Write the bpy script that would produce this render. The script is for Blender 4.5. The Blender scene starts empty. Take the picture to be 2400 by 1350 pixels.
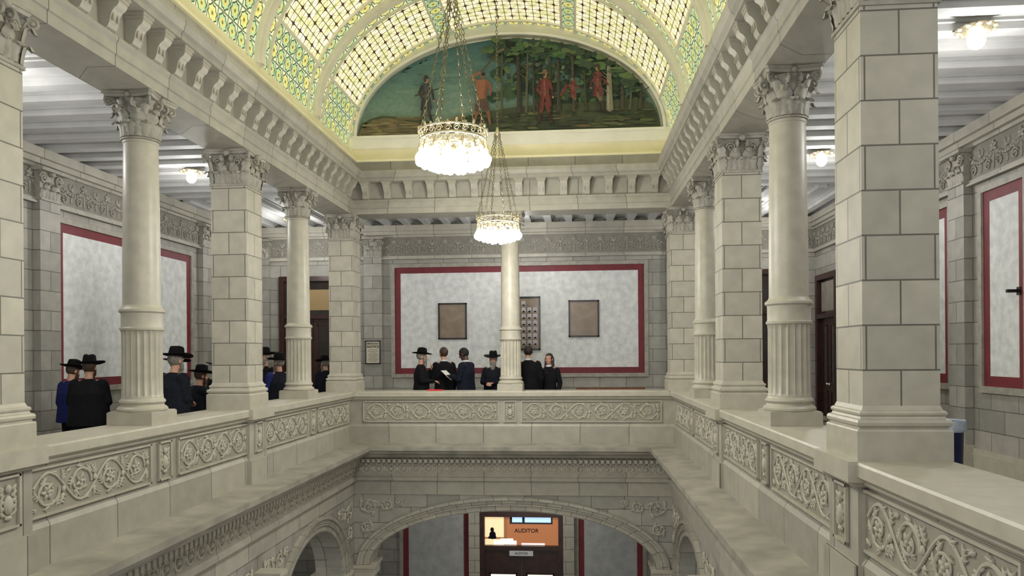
import bpy, math, random
import numpy as np
from mathutils import Vector, Matrix
random.seed(3)
S=bpy.context.scene; COL=S.collection
XL,XR,YB,Y0=-4.2,1.8,14.0,-0.6
XC=-1.2; GW=3.5
WXL,WXR,WYB=-8.0,5.6,17.75
AXL,AXR,AYB=-4.49,2.09,14.29
CEIL=4.9
# ------------------------------------------------------------ materials
def newmat(name):
    m=bpy.data.materials.new(name); m.use_nodes=True
    nt=m.node_tree; b=nt.nodes['Principled BSDF']; return m,nt,b
def lin(c): return tuple([((x/255)/12.92 if x/255<=0.04045 else ((x/255+0.055)/1.055)**2.4) for x in c])+(1,)
def N(nt,t,**k):
    n=nt.nodes.new(t)
    for a,v in k.items(): setattr(n,a,v)
    return n
def noisy(name,c1,c2,scale=6,rough=.6,metal=0,bump=0.0,bscale=40,detail=4,coord='Object',spec=.5):
    m,nt,b=newmat(name)
    tc=N(nt,'ShaderNodeTexCoord'); no=N(nt,'ShaderNodeTexNoise'); no.inputs['Scale'].default_value=scale; no.inputs['Detail'].default_value=detail
    nt.links.new(tc.outputs[coord],no.inputs['Vector'])
    cr=N(nt,'ShaderNodeValToRGB'); cr.color_ramp.elements[0].color=lin(c1); cr.color_ramp.elements[1].color=lin(c2)
    cr.color_ramp.elements[0].position=.35; cr.color_ramp.elements[1].position=.65
    nt.links.new(no.outputs['Fac'],cr.inputs['Fac']); nt.links.new(cr.outputs['Color'],b.inputs['Base Color'])
    b.inputs['Roughness'].default_value=rough; b.inputs['Metallic'].default_value=metal
    b.inputs['Specular IOR Level'].default_value=spec
    if bump:
        n2=N(nt,'ShaderNodeTexNoise'); n2.inputs['Scale'].default_value=bscale
        nt.links.new(tc.outputs[coord],n2.inputs['Vector'])
        bp=N(nt,'ShaderNodeBump'); bp.inputs['Strength'].default_value=bump; bp.inputs['Distance'].default_value=.01
        nt.links.new(n2.outputs['Fac'],bp.inputs['Height']); nt.links.new(bp.outputs['Normal'],b.inputs['Normal'])
    return m
def emis(name,c,s,base=None):
    m,nt,b=newmat(name)
    b.inputs['Base Color'].default_value=lin(base or c); b.inputs['Emission Color'].default_value=lin(c); b.inputs['Emission Strength'].default_value=s
    return m
def brick(name,c1,c2,mort,bw,rh,ms=.007,off=.5,rough=.55):
    m,nt,b=newmat(name)
    uv=N(nt,'ShaderNodeUVMap'); br=N(nt,'ShaderNodeTexBrick'); br.offset=off; br.offset_frequency=2; br.squash=1
    for k,v in (('Color1',lin(c1)),('Color2',lin(c2)),('Mortar',lin(mort)),('Scale',1),('Mortar Size',ms),('Mortar Smooth',.2),('Bias',0),('Brick Width',bw),('Row Height',rh)): br.inputs[k].default_value=v
    nt.links.new(uv.outputs[0],br.inputs['Vector'])
    no=N(nt,'ShaderNodeTexNoise'); no.inputs['Scale'].default_value=5; no.inputs['Detail'].default_value=6
    nt.links.new(uv.outputs[0],no.inputs['Vector'])
    mr=N(nt,'ShaderNodeMapRange'); mr.inputs[1].default_value=.3; mr.inputs[2].default_value=.7; mr.inputs[3].default_value=.88; mr.inputs[4].default_value=1.08
    nt.links.new(no.outputs['Fac'],mr.inputs[0])
    mx=N(nt,'ShaderNodeVectorMath',operation='SCALE'); nt.links.new(br.outputs['Color'],mx.inputs[0]); nt.links.new(mr.outputs[0],mx.inputs['Scale'])
    nt.links.new(mx.outputs[0],b.inputs['Base Color'])
    inv=N(nt,'ShaderNodeMath',operation='SUBTRACT'); inv.inputs[0].default_value=1; nt.links.new(br.outputs['Fac'],inv.inputs[1])
    bp=N(nt,'ShaderNodeBump'); bp.inputs['Strength'].default_value=.5; bp.inputs['Distance'].default_value=.008
    nt.links.new(inv.outputs[0],bp.inputs['Height']); nt.links.new(bp.outputs['Normal'],b.inputs['Normal'])
    b.inputs['Roughness'].default_value=rough
    return m
STONE=brick('stone_blocks',(164,161,151),(140,138,130),(88,86,79),.62,.3,.006)
STONE_P=brick('stone_pillar',(182,177,161),(167,163,149),(100,97,87),.43,.29,.006)
STONE_T=brick('stone_trim_blocks',(172,168,154),(153,150,139),(96,93,84),.9,10,.006,0)
VOUS=brick('stone_voussoirs',(172,168,154),(152,149,137),(96,93,84),.28,.13,.006,0)
SM=noisy('stone_smooth',(184,179,163),(173,168,153),7,.42,bump=.05)
CARVE=noisy('stone_carved',(184,179,163),(171,166,151),9,.55,bump=.1,bscale=60)
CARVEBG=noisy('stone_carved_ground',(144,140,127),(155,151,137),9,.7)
CAPST=noisy('stone_capital',(162,158,146),(142,139,127),9,.55,bump=.15,bscale=60)
LEDGE=noisy('stone_ledge_worn',(134,131,121),(164,160,147),3,.5,detail=7)
FLOORM=noisy('floor_terrazzo',(120,117,108),(140,136,126),12,.3)
PLAST=noisy('ceiling_white_paint',(192,192,190),(182,182,180),3,.6)
CREAM=noisy('cream_paint',(232,227,206),(224,218,196),3,.5)
YEL=noisy('yellow_cream_paint',(236,229,192),(229,221,180),3,.5)
WHITEP=noisy('ivory_paint',(238,235,222),(230,226,210),3,.5)
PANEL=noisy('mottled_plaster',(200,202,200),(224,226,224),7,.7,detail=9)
RED=noisy('maroon_border_paint',(116,34,42),(102,28,36),4,.6)
GOLD=noisy('gilded_brass',(236,228,202),(184,170,134),20,.3,.7)
CHAINM=noisy('aged_brass_chain',(142,134,108),(104,96,72),20,.35,.8)
BULB=emis('bulb_glow',(255,253,248),30)
WOOD=noisy('dark_mahogany',(62,30,20),(42,20,14),8,.35)
WOODL=noisy('oak_wood',(132,82,46),(104,62,32),10,.4)
BLACKC=noisy('black_wool',(20,20,24),(13,13,17),30,.85,spec=.2)
NAVY=noisy('navy_wool',(24,28,44),(16,19,32),30,.85,spec=.2)
DNAVY=noisy('dark_navy_cloth',(24,27,38),(17,19,28),30,.85,spec=.2)
BLUE=noisy('royal_blue_shirt_cloth',(30,40,98),(22,30,80),30,.8,spec=.2)
FELT=noisy('black_felt',(14,14,17),(9,9,11),30,.9,spec=.2)
SKIN=noisy('light_skin',(200,154,130),(188,140,118),20,.5)
SKIND=noisy('brown_skin',(80,54,42),(68,44,34),20,.5)
GREYH=noisy('grey_beard_hair',(150,145,136),(98,92,86),60,.8)
BROWNB=noisy('brown_beard_hair',(80,62,48),(54,42,34),60,.8)
DHAIR=noisy('dark_brown_hair',(46,32,26),(28,20,18),60,.6)
BHAIR=noisy('brown_hair',(74,52,38),(52,38,28),60,.6)
BLKHAIR=noisy('black_hair',(18,15,14),(10,9,9),60,.7)
WHITEC=noisy('white_cotton',(226,226,226),(212,212,214),20,.8)
PAPER=noisy('white_paper',(236,236,232),(226,226,222),10,.8)
LIPS=noisy('lips',(160,84,80),(150,76,74),10,.5)
EYE=noisy('dark_eye',(30,22,20),(20,14,12),10,.2)
REDC=noisy('red_cardboard',(206,44,36),(190,36,30),10,.6)
BLKF=noisy('black_frame_paint',(26,23,22),(18,16,15),10,.35)
TAN=noisy('tan_print',(140,124,106),(122,106,90),5,.35)
NOTP=noisy('notice_paper',(206,200,180),(196,190,168),5,.5)
INK=noisy('black_ink',(28,26,24),(22,20,18),5,.6)
BINB=noisy('blue_plastic',(24,38,84),(18,30,70),5,.4)
LINER=noisy('white_bin_liner',(190,198,212),(170,180,196),20,.4)
GLOBE=emis('globe_glow',(255,250,235),3)
def mathn(nt,op,a,b=None,c=None):
    n=N(nt,'ShaderNodeMath',operation=op)
    for i,x in enumerate((a,b,c)):
        if x is None: continue
        if isinstance(x,(int,float)): n.inputs[i].default_value=x
        else: nt.links.new(x,n.inputs[i])
    return n.outputs[0]
def mixc(nt,f,a,b):
    n=N(nt,'ShaderNodeMix',data_type='RGBA')
    if isinstance(f,(int,float)): n.inputs[0].default_value=f
    else: nt.links.new(f,n.inputs[0])
    for i,x in ((6,a),(7,b)):
        if isinstance(x,tuple): n.inputs[i].default_value=x
        else: nt.links.new(x,n.inputs[i])
    return n.outputs[2]
def glassmat(name,kind,strength):
    m,nt,b=newmat(name); M=lambda op,a,b_=None,c=None: mathn(nt,op,a,b_,c)
    uv=N(nt,'ShaderNodeUVMap'); sp=N(nt,'ShaderNodeSeparateXYZ'); nt.links.new(uv.outputs[0],sp.inputs[0])
    u,v=sp.outputs[0],sp.outputs[1]
    no=N(nt,'ShaderNodeTexNoise'); no.inputs['Scale'].default_value=.7; no.inputs['Detail'].default_value=3; nt.links.new(uv.outputs[0],no.inputs['Vector'])
    wn=N(nt,'ShaderNodeTexWhiteNoise'); wn.noise_dimensions='2D'
    fl_=N(nt,'ShaderNodeVectorMath',operation='FLOOR'); nt.links.new(uv.outputs[0],fl_.inputs[0]); nt.links.new(fl_.outputs[0],wn.inputs['Vector'])
    if kind=='grid':
        fu=M('ABSOLUTE',M('SUBTRACT',M('FRACT',u),.5)); fv=M('ABSOLUTE',M('SUBTRACT',M('FRACT',v),.5))
        line=M('GREATER_THAN',M('MAXIMUM',fu,fv),.44)
        gu=M('MULTIPLY',M('ABSOLUTE',M('SUBTRACT',M('FRACT',M('MULTIPLY',u,.5)),.5)),2); gv=M('MULTIPLY',M('ABSOLUTE',M('SUBTRACT',M('FRACT',M('MULTIPLY',v,.5)),.5)),2)
        mx=M('MAXIMUM',gu,gv); mn=M('MINIMUM',gu,gv)
        arm=M('MULTIPLY',M('LESS_THAN',mn,.08),M('LESS_THAN',mx,.55))
        star=M('LESS_THAN',M('ADD',gu,gv),.32)
        diag=M('LESS_THAN',M('ABSOLUTE',M('SUBTRACT',gu,gv)),.05)
        dark=M('MAXIMUM',arm,star)
        base=mixc(nt,wn.outputs['Value'],lin((240,234,210)),lin((226,216,174)))
        base=mixc(nt,M('GREATER_THAN',no.outputs['Fac'],.54),base,lin((214,212,158)))
        base=mixc(nt,M('LESS_THAN',M('ADD',M('SUBTRACT',1,gu),M('SUBTRACT',1,gv)),.40),base,lin((176,184,118)))
        col=mixc(nt,M('MULTIPLY',diag,M('LESS_THAN',mx,.8)),base,lin((150,120,74)))
        col=mixc(nt,line,col,lin((104,98,70)))
        col=mixc(nt,dark,col,lin((52,38,26)))
    else:
        fu=M('SUBTRACT',M('FRACT',u),.5); fv=M('SUBTRACT',M('FRACT',v),.5)
        d=M('SQRT',M('ADD',M('MULTIPLY',fu,fu),M('MULTIPLY',fv,fv)))
        an=M('ARCTAN2',fu,fv); pet=M('ADD',M('MULTIPLY',M('SINE',M('MULTIPLY',an,5)),.05),.2)
        wob=M('ADD',d,M('MULTIPLY',M('SINE',M('MULTIPLY',an,8)),.03))
        base=mixc(nt,wn.outputs['Value'],lin((220,220,182)),lin((186,204,172)))
        col=mixc(nt,M('LESS_THAN',wob,.43),base,lin((98,118,80)))
        col=mixc(nt,M('LESS_THAN',wob,.35),col,mixc(nt,M('GREATER_THAN',wn.outputs['Value'],.5),lin((202,204,134)),lin((164,190,144))))
        col=mixc(nt,M('LESS_THAN',d,pet),col,lin((208,188,98)))
        col=mixc(nt,M('LESS_THAN',d,.09),col,lin((92,108,72)))
        ed=M('GREATER_THAN',M('MAXIMUM',M('ABSOLUTE',fv),M('ABSOLUTE',fu)),.455)
        col=mixc(nt,ed,col,lin((104,108,84)))
        rl=M('LESS_THAN',M('ABSOLUTE',M('SUBTRACT',wob,.39)),.03)
        col=mixc(nt,rl,col,lin((50,62,44)))
    nt.links.new(col,b.inputs['Base Color']); nt.links.new(col,b.inputs['Emission Color']); b.inputs['Emission Strength'].default_value=strength
    b.inputs['Roughness'].default_value=.3
    return m
GRID=glassmat('stained_glass_grid','grid',.84); BORD=glassmat('stained_glass_border','bord',.70)
# ------------------------------------------------------------ mesh builder
class B:
    def __init__(s): s.v=[]; s.f=[]; s.uv=[]; s.mi=[]; s.hasuv=False
    def add(s,vf,mi=0,uv=None):
        v,f=vf; o=len(s.v); s.v+= [tuple(p) for p in v]
        for i,q in enumerate(f):
            s.f.append(tuple(o+k for k in q)); s.mi.append(mi); s.uv.append(uv[i] if uv else None)
        return s
def xf(vf,M):
    v,f=vf; return [tuple(M@Vector(p)) for p in v],f
def box(x0,x1,y0,y1,z0,z1):
    v=[(x0,y0,z0),(x1,y0,z0),(x1,y1,z0),(x0,y1,z0),(x0,y0,z1),(x1,y0,z1),(x1,y1,z1),(x0,y1,z1)]
    return v,[(0,3,2,1),(4,5,6,7),(0,1,5,4),(1,2,6,5),(2,3,7,6),(3,0,4,7)]
def bbox_c(cx,cy,w,z0,z1,d=None): 
    d=d or w; return box(cx-w/2,cx+w/2,cy-d/2,cy+d/2,z0,z1)
def lathe(prof,n=32,mod=None,cap=True,ph=0):
    v=[];f=[]
    for j,(r,z) in enumerate(prof):
        for i in range(n):
            a=2*math.pi*i/n+ph; rr=r*(mod(a,j) if mod else 1); v.append((rr*math.cos(a),rr*math.sin(a),z))
    for j in range(len(prof)-1):
        for i in range(n):
            k=(i+1)%n; f.append((j*n+i,j*n+k,(j+1)*n+k,(j+1)*n+i))
    if cap:
        f.append(tuple(range(n))[::-1]); f.append(tuple((len(prof)-1)*n+i for i in range(n)))
    return v,f
def sq(prof): return lathe([(r*math.sqrt(2),z) for r,z in prof],4,ph=math.pi/4)
def ell(c,r,nu=12,nv=8):
    v=[(c[0],c[1],c[2]-r[2])];f=[]
    for j in range(1,nv):
        t=math.pi*j/nv
        for i in range(nu):
            a=2*math.pi*i/nu; v.append((c[0]+r[0]*math.sin(t)*math.cos(a),c[1]+r[1]*math.sin(t)*math.sin(a),c[2]-r[2]*math.cos(t)))
    v.append((c[0],c[1],c[2]+r[2])); L=len(v)-1
    for i in range(nu):
        k=(i+1)%nu; f.append((0,1+k,1+i)); f.append((L,1+(nv-2)*nu+i,1+(nv-2)*nu+k))
        for j in range(nv-2): f.append((1+j*nu+i,1+j*nu+k,1+(j+1)*nu+k,1+(j+1)*nu+i))
    return v,f
def tube(pts,rad,n=6,closed=False,squash=1):
    pts=[Vector(p) for p in pts]; m=len(pts); v=[];f=[]
    if not hasattr(rad,'__len__'): rad=[rad]*m
    up=None
    for i in range(m):
        a=pts[(i-1)%m] if (closed or i>0) else pts[i]; b=pts[(i+1)%m] if (closed or i<m-1) else pts[i]
        t=(b-a).normalized()
        if up is None:
            up=Vector((0,1,0)) if abs(t.y)<.8 else Vector((1,0,0))
        s=t.cross(up)
        if s.length<1e-6: s=t.orthogonal()
        s.normalize(); w=s.cross(t).normalized(); up=w
        for k in range(n):
            an=2*math.pi*k/n; v.append(tuple(pts[i]+s*(rad[i]*math.cos(an))+w*(rad[i]*squash*math.sin(an))))
    for i in range(m if closed else m-1):
        for k in range(n):
            k2=(k+1)%n; i2=(i+1)%m; f.append((i*n+k,i*n+k2,i2*n+k2,i2*n+k))
    if not closed: f.append(tuple(range(n))[::-1]); f.append(tuple((m-1)*n+k for k in range(n)))
    return v,f
def capsule(p0,p1,r0,r1,n=12):
    p0=Vector(p0);p1=Vector(p1); d=(p1-p0); L=d.length
    if L<1e-6: return ell(p0,(r0,)*3)
    d/=L; pts=[];rad=[]
    for a in (-85,-60,-30,0): pts.append(p0+d*(r0*math.sin(math.radians(a)))); rad.append(r0*math.cos(math.radians(a)))
    for a in (0,30,60,85): pts.append(p1+d*(r1*math.sin(math.radians(a)))); rad.append(r1*math.cos(math.radians(a)))
    return tube(pts,rad,n)
def obj(name,b,mats,parent=None,loc=(0,0,0),rz=0,smooth=False,ang=35,**props):
    me=bpy.data.meshes.new(name); me.from_pydata(b.v,[],b.f); me.update()
    if not isinstance(mats,(list,tuple)): mats=[mats]
    for m in mats: me.materials.append(m)
    me.polygons.foreach_set('material_index',b.mi)
    uvl=me.uv_layers.new(name='UVMap'); ox,oy,oz=loc
    data=[]
    for p,q,uv in zip(me.polygons,b.f,b.uv):
        if uv: 
            for c in uv: data+=[c[0],c[1]]
            continue
        n=p.normal; ax=abs(n.x);ay=abs(n.y);az=abs(n.z)
        for k in q:
            x,y,z=b.v[k]; x+=ox;y+=oy;z+=oz
            if az>=ax and az>=ay: data+=[x,y]
            elif ax>=ay: data+=[y,z]
            else: data+=[x,z]
    uvl.data.foreach_set('uv',data)
    if smooth:
        me.shade_smooth()
        if ang<180: me.set_sharp_from_angle(angle=math.radians(ang))
    o=bpy.data.objects.new(name,me); COL.objects.link(o)
    o.location=loc; o.rotation_euler=(0,0,rz)
    if parent: o.parent=parent
    for k,v in props.items(): o[k]=v
    return o
def empty(name,loc,rz=0,**props):
    o=bpy.data.objects.new(name,None); COL.objects.link(o); o.location=loc; o.rotation_euler=(0,0,rz); o.empty_display_size=.1
    for k,v in props.items(): o[k]=v
    return o
def dup(top,loc,rz=None,**props):
    n=top.copy(); COL.objects.link(n); n.location=loc
    if rz is not None: n.rotation_euler=(0,0,rz)
    for k,v in props.items(): n[k]=v
    for ch in top.children:
        c=ch.copy(); c.parent=n; COL.objects.link(c)
        for g in ch.children:
            h=g.copy(); h.parent=c; COL.objects.link(h)
    return n
TR=[0]
def trimname(): TR[0]+=1; return 'trim_%d'%TR[0]
def sweep(prof,mat,label,closed=True,smooth=False,name=None,uvs=(1,1)):
    v=[];f=[];uv=[]; n=len(prof)
    def pt(i,p,z):
        return [(XL+p,Y0,z),(XL+p,YB-p,z),(XR-p,YB-p,z),(XR-p,Y0,z)][i]
    for i in range(4):
        for p,z in prof: v.append(pt(i,p,z))
    U=[0,YB-Y0,YB-Y0+XR-XL,2*(YB-Y0)+XR-XL]
    V=[0]
    for j in range(n): a=prof[j];b_=prof[(j+1)%n]; V.append(V[-1]+math.hypot(a[0]-b_[0],a[1]-b_[1]))
    for i in range(3):
        for j in range(n if closed else n-1):
            k=(j+1)%n; f.append((i*n+j,(i+1)*n+j,(i+1)*n+k,i*n+k))
            uv.append([(U[i],V[j]),(U[i+1],V[j]),(U[i+1],V[j+1]),(U[i],V[j+1])])
    b=B().add((v,f),0,uv)
    return obj(name or trimname(),b,mat,smooth=smooth,ang=40,kind='structure',label=label,category='trim')
# ------------------------------------------------------------ shell
def struct(name,b,mat,label,cat,**k):
    return obj(name,b,mat,kind='structure',label=label,category=cat,**k)
struct('wall_left',B().add(box(WXL-.3,WXL,Y0,WYB+.3,-5.0,5.2)),STONE,'grey stone block outer wall of the gallery','wall')
struct('wall_right',B().add(box(WXR,WXR+.3,Y0,WYB+.3,-5.0,5.2)),STONE,'grey stone block outer wall of the gallery','wall')
struct('wall_back',B().add(box(WXL,WXR,WYB,WYB+.3,-5.0,5.2)),STONE,'grey stone block end wall behind the gallery','wall')
fl=B(); fl.add(box(WXL,XL-.06,Y0,WYB,-.3,0)).add(box(XR+.06,WXR,Y0,WYB,-.3,0)).add(box(XL-.06,XR+.06,YB+.06,WYB,-.3,0))
struct('floor',fl,FLOORM,'polished stone gallery floor around the open well','floor')
struct('floor_lower',B().add(box(WXL,WXR,Y0,WYB,-5.15,-5.0)),FLOORM,'stone floor of the storey below','floor')
def ceiling(name,x0,x1,y0,y1,along):
    b=B().add(box(x0,x1,y0,y1,CEIL,CEIL+.1))
    if along=='x':
        y=y0+.15
        while y<y1-.1:
            b.add(box(x0,x1,y,y+.18,CEIL-.10,CEIL)); b.add(box(x0,x1,y-.04,y+.22,CEIL-.03,CEIL)); y+=.5
    else:
        x=x0+.15
        while x<x1-.1:
            b.add(box(x,x+.16,y0,y1,CEIL-.10,CEIL)); b.add(box(x-.04,x+.20,y0,y1,CEIL-.03,CEIL)); x+=.48
    struct(name,b,PLAST,'white painted ribbed plaster ceiling over the gallery','ceiling')
ceiling('ceiling_left',WXL,XL-.5,Y0,YB+.5,'x'); ceiling('ceiling_right',XR+.5,WXR,Y0,YB+.5,'x'); ceiling('ceiling_back',WXL,WXR,YB+.5,WYB,'y')
# parapet, rail, ledge, entablature
sweep([(-.07,.0),(-.07,.88),(-.52,.88),(-.52,0)],STONE_T,'stone parapet wall around the open well')
sweep([(-.05,.84),(-.03,.86),(-.03,.885),(.0,.895),(.02,.91),(.02,.985),(.01,1.0),(-.59,1.0),(-.6,.985),(-.6,.91),(-.55,.88),(-.5,.84)],SM,'smooth stone handrail cap of the parapet')
sweep([(-.07,0),(-.03,.0),(-.03,.34),(-.055,.38),(-.07,.38)],STONE_T,'stone plinth band of the parapet')
sweep([(-.1,.03),(.44,.0),(.44,-.07),(.40,-.09),(.38,-.13),(.30,-.17),(.28,-.2),(.16,-.24),(-.1,-.24)],LEDGE,'weathered projecting stone ledge')
sweep([(-.1,-.22),(.10,-.22),(.10,-.30),(.05,-.32),(.05,-.60),(.08,-.62),(.08,-.68),(.02,-.70),(.02,-.95),(-.4,-.95),(-.4,-.22)],STONE_T,'stone frieze and architrave under the ledge')
sweep([(-.56,4.4),(-.02,4.4),(-.02,4.50),(.0,4.51),(.0,4.60),(.03,4.63),(.03,4.66),(-.03,4.68),(-.03,4.97),(-.56,4.97)],STONE_T,'stone architrave beam above the columns')
sweep([(-.4,4.97),(.2,4.97),(.2,5.02),(.24,5.04),(.27,5.10),(.27,5.16),(.10,5.18),(.10,5.36),(-.4,5.36)],STONE_T,'projecting stone cornice')
sweep([(-.3,5.36),(.14,5.36),(.14,5.40),(.10,5.43),(.05,5.5),(.02,5.58),(.02,5.62),(-.3,5.62)],YEL,'pale yellow cove moulding at the vault springing',smooth=True)
def guill():
    b=B()
    def unit(M):
        b.add(xf(tube([(.085*math.cos(a),0,.085*math.sin(a)) for a in np.linspace(0,2*math.pi,13)[:-1]],.016,5,closed=True),M))
        b.add(xf(ell((0,0,0),(.035,.035,.035),8,5),M))
        b.add(xf(ell((.12,0,0),(.03,.018,.05),6,4),M))
    def dent(M):
        b.add(xf(box(-.03,.03,-.02,.05,.13,.20),M)); b.add(xf(ell((.05,.01,.10),(.018,.02,.025),6,4),M))
    x=XL+.25
    while x<XR-.1: unit(Matrix.Translation((x,YB-.055,-.46))@Matrix.Rotation(math.pi,4,'Z')); x+=.24
    x=XL+.12
    while x<XR-.05: dent(Matrix.Translation((x,YB-.11,-.46))@Matrix.Rotation(math.pi,4,'Z')); x+=.1
    for X,rz in ((XL+.055,-math.pi/2),(XR-.055,math.pi/2)):
        y=3.2
        while y<YB-.15: unit(Matrix.Translation((X,y,-.46))@Matrix.Rotation(rz,4,'Z')); y+=.24
    for X,rz in ((XL+.11,-math.pi/2),(XR-.11,math.pi/2)):
        y=3.2
        while y<YB-.15: dent(Matrix.Translation((X,y,-.46))@Matrix.Rotation(rz,4,'Z')); y+=.1
    return b
struct(trimname(),guill(),CARVE,'carved guilloche and dentil frieze below the ledge','trim',smooth=True)
# ---------------- carving
def leaf2(cx,cz,ang,L,W,y=0.0,h=.02,bend=0):
    v,f=ell((0,0,0),(L/2,h,W/2),8,5)
    v=[(x,yy,z*(1-.6*(x/(L/2)))+bend*((x+L/2)/L)**2*L) for x,yy,z in v]
    M=Matrix.Translation((cx,y,cz))@Matrix.Rotation(-ang,4,'Y')@Matrix.Translation((L/2,0,0))
    return xf((v,f),M)
def frond(b,x,z,a,L,s,y=.004,h=.011):
    b.add(leaf2(x,z,a,L,L*.30,y,h+.002,bend=s*.35))
    for t,o in ((.12,.75),(.38,.62),(.62,.5)):
        px,pz=x+L*t*math.cos(a),z+L*t*math.sin(a)
        for q in (-1,1): b.add(leaf2(px,pz,a+q*o+s*.2*t,L*.40*(1-t*.4),L*.15,y,h,bend=q*.25))
def scroll(L,H):
    b=B(); n=max(2,round(L/(H*1.25))); w=L/n; q_=H/.35
    pts=[];m=n*12
    for k in range(m+1):
        x=-L/2+L*k/m; ph=(x+L/2)/w; pts.append((x,.006,-.43*H*math.sin(math.pi*ph)*(.97)))
    pts=[p for p in pts if abs(p[0])<L/2-.005]; b.add(tube(pts,.012*q_,6,squash=.8))
    for i in range(n):
        s=1 if i%2==0 else -1; cx=-L/2+w*(i+.5)+.01; R=H*.34; cz=s*H*.04
        pts=[];rad=[]
        for k in range(30):
            t=k/29; r=R*(1.08-.72*t); a=math.pi*1.05-t*2.3*math.pi
            pts.append((cx+r*math.cos(a)*1.15,.007,cz+s*r*math.sin(a))); rad.append(.0135*(1-.4*t)*q_)
        b.add(tube(pts,rad,6,squash=.8))
        b.add(ell((cx,.014,cz),(.016*q_,.016,.016*q_),8,5))
        for k in range(5+i%2):
            a=k*2*math.pi/(5+i%2)+.3*i; b.add(leaf2(cx+.010*math.cos(a),cz+.010*math.sin(a),a,(.058+.008*(k%2))*q_,.036*q_,.006,.013,bend=.2))
        for k,LL,o in ((2,.10,.5),(6,.085,.65),(11,.11,.5),(16,.09,.7),(21,.06,.6)):
            LL*=random.uniform(.88,1.12); o+=random.uniform(-.12,.12)
            p=Vector(pts[k]); q=Vector(pts[k+1]); a=math.atan2((q-p).z,(q-p).x); frond(b,p.x,p.z,a+s*o,LL*q_,-s,h=.010)
        for k,LL in ((4,.05),(9,.055),(14,.05),(19,.04)):
            p=Vector(pts[k]); q=Vector(pts[k+1]); a=math.atan2((q-p).z,(q-p).x); b.add(leaf2(p.x,p.z,a-s*.6,LL*q_,.024*q_,.004,.010,bend=s*.4))
        x0=cx-w*.5
        frond(b,x0+.01,s*H*.12,s*1.35,.12*q_,-s); frond(b,x0+.02,-s*H*.16,-s*(math.pi/2+.15),.10*q_,s)
        frond(b,cx+w*.30,s*H*.40,s*-.1,.08*q_,-s); frond(b,cx-w*.1,-s*H*.40,math.pi*.95 if s>0 else -math.pi*.95,.08*q_,s)
        b.add(ell((x0+.02,.012,s*H*.05),(.022*q_,.016,.03*q_),8,5))
    return b
def emblem(H,W):
    b=B()
    b.add(ell((0,.010,-.02),(W*.22,.025,H*.22),10,7)); b.add(ell((0,.01,H*.30),(W*.14,.02,H*.10),8,6)); b.add(ell((0,.008,-H*.34),(W*.18,.02,H*.06),8,6))
    for s in (-1,1):
        b.add(tube([(s*W*.1,.006,-H*.3),(s*W*.34,.008,-H*.2),(s*W*.38,.008,0),(s*W*.28,.008,H*.18),(s*W*.38,.006,H*.34)],.011,5))
        for k in range(5): b.add(leaf2(s*W*.18,-H*.3+k*H*.14,math.pi/2-s*.9,.07,.03,.006,.012))
    return b
def frame_panel(L,H,carv):
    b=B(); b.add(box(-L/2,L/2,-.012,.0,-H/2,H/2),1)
    t=.018
    for z in (-H/2,H/2-t): b.add(box(-L/2,L/2,-.01,.022,z,z+t),2)
    for x in (-L/2,L/2-t): b.add(box(x,x+t,-.01,.022,-H/2,H/2),2)
    b.add((carv.v,carv.f),0); return b
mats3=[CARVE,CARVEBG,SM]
longb=frame_panel(1.72,.40,scroll(1.64,.345)); longm=obj('relief_panel',longb,mats3,smooth=True,ang=50,category='relief panel',label='carved stone panel with acanthus scrolls on the parapet',group='carved parapet panels')
embb=frame_panel(.24,.40,emblem(.34,.2)); embm=obj('emblem_panel',embb,mats3,smooth=True,ang=50,category='relief panel',label='small carved urn emblem panel on the parapet',group='carved emblem panels')
PY=[.77,3.0,5.23,7.46,9.69,11.92,14.29]
ZR=.62
def rz_of(side): return {'L':-math.pi/2,'R':math.pi/2,'F':math.pi}[side]
cnt=0
for side,X in (('L',XL-.062),('R',XR+.062)):
    for i in range(1,6):
        yc=(PY[i]+PY[i+1])/2
        if i==5: yc-=.12
        if cnt==0: longm.location=(X,yc,ZR); longm.rotation_euler=(0,0,rz_of(side))
        else: dup(longm,(X,yc,ZR),rz_of(side))
        cnt+=1
fpan=frame_panel(2.62,.40,scroll(2.54,.345))
fp=obj('relief_panel',fpan,mats3,smooth=True,ang=50,category='relief panel',label='long carved stone panel with acanthus scrolls on the parapet',group='carved parapet panels',loc=(XC-1.52,YB+.062,ZR),rz=math.pi)
dup(fp,(XC+1.52,YB+.062,ZR))
embm.location=(XC,YB+.06,ZR); embm.rotation_euler=(0,0,math.pi)
for side,X in (('L',XL),('R',XR)):
    s=1 if side=='L' else -1
    for i in range(1,6):
        proj=.05 if i in (2,4) else 0
        dup(embm,(X-s*(.06-proj),PY[i],ZR),rz_of(side))
        if proj:
            def bx(p0,p1,hw,z0,z1):
                a,c=X-s*p0,X-s*p1; return box(min(a,c),max(a,c),PY[i]-hw,PY[i]+hw,z0,z1)
            pb_=B().add(bx(.1,.015,.27,0,.84)).add(bx(.1,-.02,.29,0,.33))
            struct(trimname(),pb_,STONE_T,'stone pier of the parapet beneath a pillar','trim')
            struct(trimname(),B().add(bx(.1,-.02,.30,.835,.87)).add(bx(.1,-.07,.34,.87,1.003)),SM,'stone cap break above the parapet pier','trim')
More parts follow.
